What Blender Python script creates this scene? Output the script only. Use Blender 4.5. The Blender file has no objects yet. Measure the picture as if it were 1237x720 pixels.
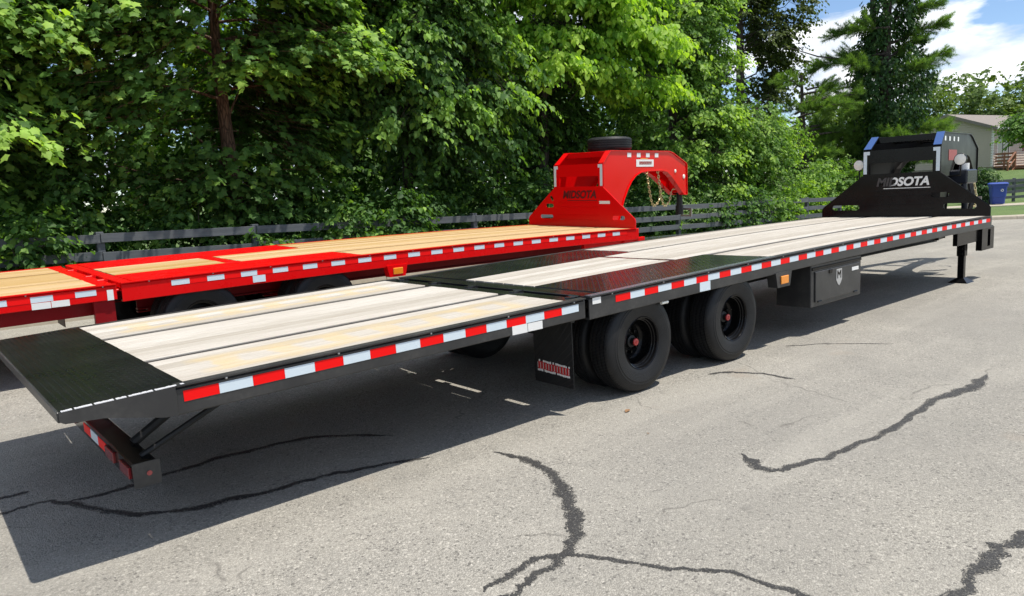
import bpy, bmesh, math, random
import numpy as np
from mathutils import Vector, Matrix, Euler
from mathutils.geometry import tessellate_polygon

random.seed(7)
rng = np.random.default_rng(11)
sc = bpy.context.scene
col = sc.collection
R = math.radians

# ------------------------------------------------------------------ camera
cam_d = bpy.data.cameras.new('camera')
cam = bpy.data.objects.new('camera', cam_d)
col.objects.link(cam)
cr = Vector((0.75646596, -0.65180319, -0.05396154))
cu = Vector((0.13509976, 0.07499954, 0.98798943))
cf = Vector((0.63992757, 0.75467057, -0.14479306))
m = Matrix((cr, cu, -cf)).transposed().to_4x4()
m.translation = Vector((-4.137, -3.669, 1.666))
cam.matrix_world = m
cam_d.sensor_width = 36.0
cam_d.lens = 36.0 * 883.41 / 1237.0
cam_d.clip_start = 0.05
cam_d.clip_end = 2000.0
sc.camera = cam

# ------------------------------------------------------------------ light
SUN = Vector((0.21, -0.27, 1.0)).normalized()
sun_d = bpy.data.lights.new('sun', 'SUN')
sun_d.energy = 4.5
sun_d.angle = R(0.53)
sun_d.color = (1.0, 0.945, 0.86)
sun = bpy.data.objects.new('sun', sun_d)
sun.rotation_euler = (-SUN).to_track_quat('-Z', 'Y').to_euler()
sun.location = (0, 0, 30)
col.objects.link(sun)

world = bpy.data.worlds.new('World')
sc.world = world
world.use_nodes = True
wn = world.node_tree
wn.nodes.clear()
def WN(t, **k):
    n = wn.nodes.new(t)
    for a, b in k.items():
        setattr(n, a, b)
    return n
w_out = WN('ShaderNodeOutputWorld')
w_bg = WN('ShaderNodeBackground')
w_bg.inputs['Strength'].default_value = 0.12
w_sky = WN('ShaderNodeTexSky', sky_type='NISHITA')
w_sky.sun_disc = False
w_sky.sun_elevation = math.asin(SUN.z)
w_sky.sun_rotation = math.atan2(SUN.x, SUN.y)
w_sky.air_density = 0.8
w_sky.dust_density = 0.0
w_sky.ozone_density = 3.0
w_tc = WN('ShaderNodeTexCoord')
w_map = WN('ShaderNodeMapping')
w_map.inputs['Scale'].default_value = (3.2, 3.2, 9.0)
w_map.inputs['Location'].default_value = (0.55, 2.3, 0.18)
w_n = WN('ShaderNodeTexNoise')
w_n.inputs['Scale'].default_value = 1.35
w_n.inputs['Detail'].default_value = 8.0
w_n.inputs['Roughness'].default_value = 0.56
w_n.inputs['Distortion'].default_value = 0.25
w_r = WN('ShaderNodeValToRGB')
w_r.color_ramp.elements[0].position = 0.49
w_r.color_ramp.elements[1].position = 0.565
w_n2 = WN('ShaderNodeTexNoise')
w_n2.inputs['Scale'].default_value = 3.4
w_n2.inputs['Detail'].default_value = 6.0
w_cc = WN('ShaderNodeValToRGB')
w_cc.color_ramp.elements[0].position = 0.32
w_cc.color_ramp.elements[0].color = (4.6, 5.3, 6.4, 1)
w_cc.color_ramp.elements[1].position = 0.62
w_cc.color_ramp.elements[1].color = (9.2, 9.3, 9.4, 1)
w_mix = WN('ShaderNodeMix', data_type='RGBA')
L = wn.links.new
L(w_tc.outputs['Generated'], w_map.inputs['Vector'])
L(w_map.outputs['Vector'], w_n.inputs['Vector'])
L(w_map.outputs['Vector'], w_n2.inputs['Vector'])
L(w_n.outputs['Fac'], w_r.inputs['Fac'])
L(w_n2.outputs['Fac'], w_cc.inputs['Fac'])
L(w_r.outputs['Color'], w_mix.inputs['Factor'])
L(w_sky.outputs['Color'], w_mix.inputs['A'])
L(w_cc.outputs['Color'], w_mix.inputs['B'])
L(w_mix.outputs['Result'], w_bg.inputs['Color'])
L(w_bg.outputs['Background'], w_out.inputs['Surface'])

sc.view_settings.view_transform = 'Standard'
sc.view_settings.look = 'None'
sc.view_settings.exposure = 0.40
sc.view_settings.gamma = 1.0
sc.render.engine = 'CYCLES'
sc.cycles.use_denoising = True
sc.cycles.max_bounces = 6
sc.cycles.diffuse_bounces = 3
sc.cycles.glossy_bounces = 3
sc.cycles.transmission_bounces = 3
sc.cycles.transparent_max_bounces = 6
sc.cycles.sample_clamp_indirect = 6.0
sc.cycles.caustics_reflective = False
sc.cycles.caustics_refractive = False

# ------------------------------------------------------------------ materials
class Mat:
    def __init__(self, name):
        self.m = bpy.data.materials.new(name)
        self.m.use_nodes = True
        self.t = self.m.node_tree
        self.b = self.t.nodes['Principled BSDF']
        self.out = self.t.nodes['Material Output']
    def n(self, t, ins=None, **k):
        nd = self.t.nodes.new(t)
        for a, b in k.items():
            setattr(nd, a, b)
        for a, b in (ins or {}).items():
            if hasattr(b, 'node'):
                self.t.links.new(b, nd.inputs[a])
            else:
                nd.inputs[a].default_value = b
        return nd
    def set(self, **k):
        for a, b in k.items():
            a = a.replace('_', ' ')
            if hasattr(b, 'node'):
                self.t.links.new(b, self.b.inputs[a])
            else:
                self.b.inputs[a].default_value = b
        return self
    def coord(self, scale=(1, 1, 1), rand=0.0, which='Object'):
        tc = self.n('ShaderNodeTexCoord')
        v = tc.outputs[which]
        if rand:
            oi = self.n('ShaderNodeObjectInfo')
            mu = self.n('ShaderNodeMath', {0: oi.outputs['Random'], 1: rand}, operation='MULTIPLY')
            cx = self.n('ShaderNodeCombineXYZ', {0: mu.outputs[0], 1: mu.outputs[0], 2: mu.outputs[0]})
            ad = self.n('ShaderNodeVectorMath', {0: v, 1: cx.outputs[0]}, operation='ADD')
            v = ad.outputs[0]
        mp = self.n('ShaderNodeMapping', {'Vector': v, 'Scale': scale})
        return mp.outputs[0]
    def noise(self, vec, scale, detail=4.0, rough=0.55, dist=0.0):
        return self.n('ShaderNodeTexNoise', {'Vector': vec, 'Scale': scale, 'Detail': detail, 'Roughness': rough, 'Distortion': dist}).outputs['Fac']
    def voro(self, vec, scale, feature='F1', out='Distance'):
        return self.n('ShaderNodeTexVoronoi', {'Vector': vec, 'Scale': scale}, feature=feature).outputs[out]
    def ramp(self, fac, *stops):
        nd = self.n('ShaderNodeValToRGB', {'Fac': fac})
        e = nd.color_ramp.elements
        while len(e) < len(stops):
            e.new(0.5)
        for i, (p, c) in enumerate(stops):
            e[i].position = p
            e[i].color = (c, c, c, 1) if isinstance(c, (int, float)) else tuple(c) + (1,)
        return nd.outputs['Color']
    def mix(self, fac, a, b, blend='MIX'):
        nd = self.n('ShaderNodeMix', data_type='RGBA', blend_type=blend)
        for s, v in (('Factor', fac), ('A', a), ('B', b)):
            if hasattr(v, 'node'):
                self.t.links.new(v, nd.inputs[s])
            elif s == 'Factor':
                nd.inputs[0].default_value = v
            else:
                nd.inputs[s].default_value = tuple(v) + (1,)
        return nd.outputs['Result']
    def math(self, op, a, b=0.0):
        return self.n('ShaderNodeMath', {0: a, 1: b}, operation=op).outputs[0]
    def bump(self, h, strength=0.3, dist=0.01):
        self.set(Normal=self.n('ShaderNodeBump', {'Height': h, 'Strength': strength, 'Distance': dist}).outputs['Normal'])
        return self

def paint(name, c, rough=0.28, dust=0.12, metal=0.0, coat=0.4, dustc=(0.30, 0.28, 0.25), bump=0.0, spec=0.5):
    M = Mat(name)
    v = M.coord(rand=0.0)
    n1 = M.noise(v, 3.0, 6, 0.6)
    n2 = M.noise(v, 42.0, 3, 0.6)
    f = M.math('MULTIPLY', M.ramp(n1, (0.42, 0.0), (0.75, 1.0)), M.ramp(n2, (0.35, 0.3), (0.7, 1.0)))
    f = M.math('MULTIPLY', f, dust)
    M.set(Base_Color=M.mix(f, c, dustc), Metallic=metal, Coat_Weight=coat, Coat_Roughness=0.12)
    M.set(Roughness=M.math('ADD', M.math('MULTIPLY', n1, 0.22), rough - 0.11))
    M.b.inputs['Specular IOR Level'].default_value = spec
    if bump:
        M.bump(n2, bump, 0.002)
    return M.m

def plain(name, c, rough=0.5, metal=0.0, var=0.15, scale=9.0, bump=0.1):
    M = Mat(name)
    v = M.coord(rand=3.0)
    n1 = M.noise(v, scale, 5, 0.6)
    d = [x * (1 - var) for x in c]
    e = [min(1, x * (1 + var)) for x in c]
    M.set(Base_Color=M.mix(n1, d, e), Roughness=M.math('ADD', M.math('MULTIPLY', n1, 0.2), rough - 0.1), Metallic=metal)
    if bump:
        M.bump(n1, bump, 0.004)
    return M.m

def wood(name, ca, cb, cdark, stain=None):
    M = Mat(name)
    v = M.coord((1, 1, 1), rand=37.0)
    sv = M.n('ShaderNodeMapping', {'Vector': v, 'Scale': (1.1, 26.0, 26.0)}).outputs[0]
    g = M.noise(sv, 2.2, 7, 0.62, 0.6)
    g2 = M.noise(sv, 9.0, 4, 0.6)
    big = M.noise(M.n('ShaderNodeMapping', {'Vector': v, 'Scale': (0.8, 2.0, 2.0)}).outputs[0], 1.6, 4, 0.6)
    oi = M.n('ShaderNodeObjectInfo').outputs['Random']
    c = M.mix(M.ramp(g, (0.36, 0.0), (0.66, 1.0)), cb, ca)
    c = M.mix(M.ramp(g2, (0.55, 0.0), (0.76, 0.50)), c, cdark)
    c = M.mix(M.math('MULTIPLY', M.ramp(big, (0.42, 0.0), (0.72, 1.0)), 0.45), c, cb)
    # knots
    kv = M.n('ShaderNodeMapping', {'Vector': v, 'Scale': (1.3, 5.0, 1.0)}).outputs[0]
    k = M.voro(kv, 2.0)
    c = M.mix(M.ramp(k, (0.015, 0.65), (0.06, 0.0)), c, cdark)
    hs = M.n('ShaderNodeHueSaturation', {'Color': c, 'Value': M.math('ADD', M.math('MULTIPLY', oi, 0.30), 0.84), 'Saturation': M.math('ADD', M.math('MULTIPLY', oi, -0.3), 1.12)}).outputs['Color']
    c = hs
    if stain:
        tc = M.n('ShaderNodeTexCoord').outputs['Object']
        sep = M.n('ShaderNodeSeparateXYZ', {0: tc})
        wob = M.noise(tc, 5.0, 4, 0.6)
        # blocks of yellow shellac-like stain with pale rectangles left between, as left by stacked lumber
        xx = M.math('ADD', sep.outputs[0], M.math('MULTIPLY', wob, 0.16))
        yy = M.math('ADD', sep.outputs[1], M.math('MULTIPLY', wob, 0.10))
        fx = M.math('ABSOLUTE', M.math('SUBTRACT', M.math('FRACT', M.math('MULTIPLY', xx, 1 / 0.34)), 0.5))
        out = 0.0
        acc = None
        for y0, hw in stain:
            dy = M.math('ABSOLUTE', M.math('SUBTRACT', yy, y0))
            inb = M.ramp(dy, (hw - 0.05, 1.0), (hw + 0.02, 0.0))
            hole = M.math('MULTIPLY', M.ramp(fx, (0.24, 1.0), (0.34, 0.0)), M.ramp(dy, (hw * 0.35, 1.0), (hw * 0.55, 0.0)))
            s = M.math('MULTIPLY', inb, M.math('SUBTRACT', 1.0, hole))
            acc = s if acc is None else M.math('MAXIMUM', acc, s)
        xm = M.math('MULTIPLY', M.ramp(M.math('ADD', M.math('MULTIPLY', sep.outputs[0], 0.25), 1.0), (0.25, 0.0), (0.27, 1.0), (0.80, 1.0), (0.83, 0.0)), 1.0)
        acc = M.math('MULTIPLY', M.math('MULTIPLY', acc, xm), M.math('ADD', M.math('MULTIPLY', wob, 0.9), 0.02))
        c = M.mix(M.math('MULTIPLY', acc, 0.85), c, (0.53, 0.385, 0.16))
    M.set(Base_Color=c, Roughness=0.72)
    M.b.inputs['Specular IOR Level'].default_value = 0.25
    M.bump(M.math('ADD', g, M.math('MULTIPLY', g2, 0.6)), 0.25, 0.003)
    return M.m

def leafmat(name, c1, c2, c3, trans=0.45, rough=0.55, tcol=(1.45, 1.5, 0.45), spec=0.22):
    """per-leaf tint from the 'tint' attribute (age and kind of leaf, sunlit bough tips painted in), thin translucent blade"""
    M = Mat(name)
    at = M.n('ShaderNodeAttribute', attribute_name='tint').outputs['Fac']
    c = M.ramp(at, (0.0, c1), (0.55, c2), (1.0, c3))
    M.set(Base_Color=c, Roughness=rough)
    M.b.inputs['Specular IOR Level'].default_value = spec
    tr = M.n('ShaderNodeBsdfTranslucent', {'Color': M.mix(1.0, c, tcol, 'MULTIPLY')})
    mx = M.n('ShaderNodeMixShader', {0: trans, 1: M.b.outputs[0], 2: tr.outputs[0]})
    M.t.links.new(mx.outputs[0], M.out.inputs['Surface'])
    return M.m

def bark(name, a, b, scale=6.0):
    M = Mat(name)
    v = M.coord((1, 1, 0.22))
    n1 = M.noise(v, scale, 7, 0.65, 0.4)
    w = M.voro(v, scale * 2.2, 'DISTANCE_TO_EDGE')
    M.set(Base_Color=M.mix(M.ramp(w, (0.02, 0.0), (0.22, 1.0)), [x * 0.45 for x in a], M.mix(n1, a, b)), Roughness=0.9)
    M.bump(M.math('ADD', n1, w), 0.9, 0.03)
    return M.m

def asphalt():
    M = Mat('weathered_asphalt')
    v = M.coord()
    big = M.noise(v, 0.30, 5, 0.6)
    mid = M.noise(v, 2.2, 6, 0.65)
    mid2 = M.noise(v, 9.0, 5, 0.7)
    fine2 = M.noise(v, 60.0, 4, 0.75)
    s1 = M.n('ShaderNodeTexVoronoi', {'Vector': v, 'Scale': 135.0})
    stv = M.n('ShaderNodeSeparateColor', {0: s1.outputs['Color']}).outputs[0]
    dist = s1.outputs['Distance']
    sc2 = M.n('ShaderNodeSeparateColor', {0: M.voro(v, 88.0, out='Color')})
    c = M.mix(M.ramp(stv, (0.0, 0.0), (1.0, 1.0)), (0.230, 0.218, 0.191), (0.430, 0.408, 0.358))
    c = M.mix(M.ramp(dist, (0.35, 0.0), (0.75, 0.55)), c, (0.165, 0.156, 0.137))
    c = M.mix(M.ramp(sc2.outputs[1], (0.92, 0.0), (0.97, 0.7)), c, (0.52, 0.49, 0.43))
    c = M.mix(M.ramp(sc2.outputs[2], (0.030, 0.75), (0.065, 0.0)), c, (0.085, 0.08, 0.073))
    c = M.mix(M.ramp(fine2, (0.55, 0.0), (0.70, 0.50)), c, (0.135, 0.128, 0.113))
    c = M.mix(M.ramp(mid2, (0.40, 0.0), (0.72, 0.22)), c, (0.22, 0.21, 0.19))
    c = M.mix(M.ramp(mid, (0.42, 0.0), (0.68, 0.25)), c, (0.42, 0.395, 0.34))
    c = M.mix(M.ramp(big, (0.44, 0.0), (0.62, 0.42)), c, (0.20, 0.192, 0.174))
    # worn wheel lanes, drip stains and rust bloom, each with an outline of its own
    lane = M.noise(M.n('ShaderNodeMapping', {'Vector': v, 'Scale': (0.12, 1.3, 1.0), 'Rotation': (0, 0, 0.10)}).outputs[0], 1.0, 4, 0.55)
    c = M.mix(M.ramp(lane, (0.50, 0.0), (0.66, 0.26)), c, (0.46, 0.435, 0.38))
    spot = M.noise(v, 1.1, 4, 0.55)
    c = M.mix(M.ramp(spot, (0.64, 0.0), (0.74, 0.35)), c, (0.26, 0.205, 0.155))
    drip = M.noise(v, 3.3, 3, 0.5)
    c = M.mix(M.ramp(drip, (0.70, 0.0), (0.76, 0.40)), c, (0.12, 0.115, 0.105))
    nz = M.n('ShaderNodeTexNoise', {'Vector': v, 'Scale': 1.6, 'Detail': 6.0}).outputs['Color']
    wv = M.n('ShaderNodeVectorMath', {0: v, 1: M.n('ShaderNodeVectorMath', {0: nz, 1: (0.7, 0.7, 0.0)}, operation='MULTIPLY').outputs[0]}, operation='ADD').outputs[0]
    ed = M.voro(wv, 0.42, 'DISTANCE_TO_EDGE')
    crack = M.math('MULTIPLY', M.ramp(ed, (0.0012, 1.0), (0.004, 0.0)), M.ramp(mid, (0.50, 0.0), (0.58, 0.6)))
    c = M.mix(crack, c, (0.09, 0.084, 0.075))
    M.set(Base_Color=c, Roughness=0.9)
    M.b.inputs['Specular IOR Level'].default_value = 0.2
    h = M.math('ADD', M.math('MULTIPLY', fine2, 0.8), M.math('SUBTRACT', 1.0, dist))
    M.bump(h, 0.8, 0.007)
    return M.m

def tar():
    """sealer worn through to the stones near its edges; 'tint' runs from 0 at the rim to 1 in the middle"""
    M = Mat('crack_sealer')
    v = M.coord()
    at = M.n('ShaderNodeAttribute', attribute_name='tint').outputs['Fac']
    n1 = M.noise(v, 95.0, 4, 0.8)
    n2 = M.noise(v, 130.0, 3, 0.7)
    n3 = M.noise(v, 5.0, 4, 0.6)
    M.set(Base_Color=M.mix(M.ramp(n2, (0.57, 0.0), (0.66, 0.7)), (0.026, 0.025, 0.024), (0.24, 0.23, 0.20)), Roughness=0.7)
    M.bump(n1, 0.5, 0.006)
    e = M.math('ADD', M.math('MULTIPLY', at, 0.78), M.math('MULTIPLY', M.math('SUBTRACT', n1, 0.5), 4.4))
    e = M.math('ADD', e, M.math('MULTIPLY', M.math('SUBTRACT', n3, 0.5), 1.5))
    f = M.ramp(e, (0.17, 0.0), (0.25, 0.97))
    tr = M.n('ShaderNodeBsdfTransparent')
    mx = M.n('ShaderNodeMixShader', {0: f, 1: tr.outputs[0], 2: M.b.outputs[0]})
    M.t.links.new(mx.outputs[0], M.out.inputs['Surface'])
    return M.m

def grassmat():
    M = Mat('lawn_grass')
    v = M.coord()
    a = M.noise(v, 0.5, 4, 0.6)
    b = M.noise(v, 14.0, 5, 0.7)
    c = M.mix(b, (0.035, 0.075, 0.012), (0.12, 0.19, 0.04))
    c = M.mix(M.ramp(a, (0.4, 0.0), (0.7, 0.5)), c, (0.14, 0.20, 0.05))
    M.set(Base_Color=c, Roughness=0.85)
    M.bump(b, 1.0, 0.06)
    return M.m

MT = {}
MT['asphalt'] = asphalt()
MT['tar'] = tar()
MT['lawn'] = grassmat()
MT['concrete'] = plain('kerb_concrete', (0.36, 0.32, 0.25), 0.85, var=0.3, scale=6, bump=0.4)
MT['black'] = paint('gloss_black_paint', (0.0045, 0.0045, 0.005), 0.17, 0.015, coat=0.0, spec=0.20)
MT['blackrail'] = paint('black_rail_paint', (0.030, 0.030, 0.0305), 0.38, 0.18, coat=0.0, bump=0.06, spec=0.4)
MT['blackplate'] = paint('black_tread_plate_paint', (0.010, 0.0102, 0.0105), 0.22, 0.06, coat=0.2)
MT['tailplate'] = paint('black_tail_plate_paint', (0.0055, 0.0057, 0.0062), 0.30, 0.03, coat=0.0, spec=0.35)
MT['red'] = paint('gloss_red_paint', (0.70, 0.003, 0.004), 0.18, 0.0, coat=0.0, spec=0.20)
MT['redrail'] = paint('red_rail_paint', (0.70, 0.003, 0.004), 0.28, 0.02, coat=0.0, dustc=(0.6, 0.15, 0.1), bump=0.05, spec=0.20)
MT['wood_w'] = wood('bleached_deck_wood', (0.50, 0.470, 0.420), (0.375, 0.338, 0.285), (0.17, 0.135, 0.105))
MT['wood_s'] = wood('bleached_deck_wood_stained', (0.50, 0.470, 0.420), (0.375, 0.338, 0.285), (0.17, 0.135, 0.105), stain=((0.39, 0.23), (2.18, 0.22)))
MT['wood_y'] = wood('new_pine_deck', (0.50, 0.350, 0.165), (0.41, 0.265, 0.11), (0.24, 0.13, 0.045))
MT['strip'] = plain('deck_gap_steel', (0.020, 0.015, 0.012), 0.7, 0.0, 0.3)
MT['under'] = plain('underbody_black', (0.012, 0.012, 0.012), 0.55, 0.1, 0.3)
MT['underred'] = paint('underbody_red', (0.22, 0.003, 0.006), 0.4, 0.05, coat=0.0, spec=0.2)
MT['tape_w'] = paint('reflective_white', (0.62, 0.71, 0.77), 0.4, 0.03, coat=0.0)
MT['tape_r'] = paint('reflective_red', (0.86, 0.006, 0.006), 0.45, 0.0, coat=0.0, spec=0.15)
MT['white'] = paint('white_sticker', (0.78, 0.78, 0.76), 0.4, 0.05)
MT['amber'] = paint('amber_lens', (0.80, 0.27, 0.02), 0.2, 0.02)
MT['redlens'] = paint('red_lens', (0.22, 0.012, 0.018), 0.18, 0.03)
MT['steel'] = plain('bare_steel', (0.45, 0.44, 0.42), 0.4, 0.9, 0.2)
MT['scuff_glint'] = plain('scuff_and_glint_edge', (0.62, 0.62, 0.64), 0.35, 0.0, 0.25, 60)  # pale tone stands for scuffs and sun glint together
MT['brass'] = plain('zinc_yellow_chain', (0.62, 0.52, 0.28), 0.35, 0.8, 0.25)
MT['lamp'] = paint('lamp_reflector', (0.86, 0.84, 0.76), 0.15, 0.02)
MT['grey'] = paint('pump_casing', (0.020, 0.023, 0.032), 0.25, 0.05, coat=0.0, spec=0.25)
MT['blackarm'] = paint('black_neck_paint', (0.010, 0.0095, 0.0095), 0.35, 0.05, coat=0.0, spec=0.10)
MT['darkredtext'] = paint('dark_red_lettering', (0.10, 0.006, 0.010), 0.4, 0.0, coat=0.0)
MT['skyfilm'] = paint('painted_sky_reflection', (0.040, 0.10, 0.29), 0.3, 0.02, coat=0.0)  # blue stands for the sky reflected in the tape
MT['lipsheen'] = paint('painted_lip_sheen', (0.10, 0.115, 0.14), 0.25, 0.2, coat=0.2)  # bluish tone stands for sky sheen on the rail lip
MT['maroon'] = paint('dark_red_flap', (0.045, 0.004, 0.006), 0.5, 0.05, coat=0.0)
MT['silver'] = paint('silver_emblem', (0.40, 0.40, 0.39), 0.35, 0.05, coat=0.0)
MT['dimtext'] = paint('dim_lettering', (0.05, 0.045, 0.045), 0.4, 0.0, coat=0.0)
MT['label'] = paint('faded_red_label', (0.33, 0.05, 0.045), 0.5, 0.2, coat=0.0)
MT['hubred'] = paint('red_oil_cap', (0.50, 0.03, 0.03), 0.25, 0.02)

def rubber():
    M = Mat('tyre_rubber')
    v = M.coord(rand=5.0)
    n1 = M.noise(v, 5.0, 5, 0.65)
    n2 = M.noise(v, 60.0, 3, 0.6)
    tc = M.n('ShaderNodeTexCoord').outputs['Object']
    s = M.n('ShaderNodeSeparateXYZ', {0: tc})
    ang = M.math('ARCTAN2', s.outputs[0], s.outputs[2])
    rad = M.math('SQRT', M.math('ADD', M.math('MULTIPLY', s.outputs[0], s.outputs[0]), M.math('MULTIPLY', s.outputs[2], s.outputs[2])))
    zig = M.math('ADD', M.math('MULTIPLY', ang, 96 / 6.28318), M.math('MULTIPLY', s.outputs[1], 14.0))
    sipe = M.ramp(M.math('FRACT', zig), (0.10, 0.0), (0.24, 1.0))
    on = M.math('GREATER_THAN', rad, 0.392)
    ribs = M.ramp(M.math('FRACT', M.math('MULTIPLY', rad, 90.0)), (0.40, 0.0), (0.60, 1.0))
    h = M.math('ADD', M.math('MULTIPLY', on, sipe), M.math('MULTIPLY', M.math('SUBTRACT', 1.0, on), M.math('MULTIPLY', ribs, 0.12)))
    M.set(Base_Color=M.mix(M.ramp(n1, (0.35, 0.0), (0.75, 1.0)), (0.006, 0.0064, 0.0075), (0.016, 0.016, 0.017)), Roughness=0.5)
    M.b.inputs['Specular IOR Level'].default_value = 0.33
    M.bump(M.math('ADD', h, M.math('MULTIPLY', n2, 0.15)), 0.8, 0.006)
    return M.m
MT['rubber'] = rubber()

def weathered_fence():
    M = Mat('fence_black_weathered')
    v = M.coord((0.6, 9, 9), rand=20.0)
    n1 = M.noise(v, 2.0, 6, 0.65)
    v2 = M.coord(rand=20.0)
    n2 = M.noise(v2, 1.4, 4, 0.6)
    c = M.mix(n1, (0.045, 0.052, 0.060), (0.13, 0.142, 0.155))
    c = M.mix(M.ramp(n2, (0.50, 0.0), (0.72, 0.6)), c, (0.13, 0.135, 0.13))
    M.set(Base_Color=c, Roughness=0.85)
    M.bump(n1, 0.5, 0.006)
    return M.m
MT['fence'] = weathered_fence()
MT['leaf_maple'] = leafmat('maple_leaf', (0.0366, 0.0854, 0.0244), (0.1037, 0.2135, 0.0439), (0.3660, 0.5612, 0.1037), 0.45)
MT['leaf_bass'] = leafmat('basswood_leaf', (0.0540, 0.1296, 0.0238), (0.1620, 0.3240, 0.0432), (0.4104, 0.5940, 0.0918), 0.5)
MT['leaf_mid'] = leafmat('ash_leaf', (0.0473, 0.1050, 0.0294), (0.1260, 0.2467, 0.0504), (0.3465, 0.5145, 0.1103), 0.45)
MT['leaf_dark'] = leafmat('dark_leaf', (0.0286, 0.0676, 0.0221), (0.0780, 0.1690, 0.0416), (0.2860, 0.4810, 0.0910), 0.43)
MT['leaf_vine'] = leafmat('vine_leaf', (0.0330, 0.0767, 0.0260), (0.0920, 0.1947, 0.0472), (0.3186, 0.5074, 0.1003), 0.43)
MT['leaf_olive'] = leafmat('tall_tree_leaf', (0.032, 0.048, 0.018), (0.072, 0.105, 0.030), (0.17, 0.22, 0.055), 0.4)
MT['needle'] = leafmat('pine_needle', (0.0550, 0.1265, 0.0330), (0.1320, 0.2475, 0.0495), (0.2970, 0.4290, 0.0880), 0.4)
MT['ivy'] = leafmat('ivy_leaf', (0.018, 0.045, 0.014), (0.042, 0.100, 0.027), (0.12, 0.22, 0.055), 0.3, 0.4)
MT['leaf_far'] = leafmat('far_leaf', (0.075, 0.125, 0.036), (0.13, 0.20, 0.055), (0.26, 0.34, 0.12), 0.35)
MT['grass_blade'] = leafmat('grass_blade', (0.05, 0.10, 0.015), (0.09, 0.17, 0.03), (0.18, 0.24, 0.07), 0.4)
MT['bark_maple'] = bark('reddish_bark', (0.12, 0.070, 0.045), (0.23, 0.135, 0.085), 9.0)
MT['bark_dark'] = bark('dark_bark', (0.050, 0.040, 0.032), (0.10, 0.085, 0.07), 5.0)

# ------------------------------------------------------------------ mesh helpers
def prop(o, label=None, cat=None, group=None, kind=None):
    if label: o['label'] = label
    if cat: o['category'] = cat
    if group: o['group'] = group
    if kind: o['kind'] = kind
    return o

def empty(name, loc=(0, 0, 0), rot=(0, 0, 0), parent=None):
    o = bpy.data.objects.new(name, None)
    o.empty_display_size = 0.2
    o.location = loc
    o.rotation_euler = rot
    if parent: o.parent = parent
    col.objects.link(o)
    return o

def link(name, me, parent=None, loc=(0, 0, 0), rot=(0, 0, 0)):
    o = bpy.data.objects.new(name, me)
    o.location = loc
    o.rotation_euler = rot
    if parent: o.parent = parent
    col.objects.link(o)
    return o

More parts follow.
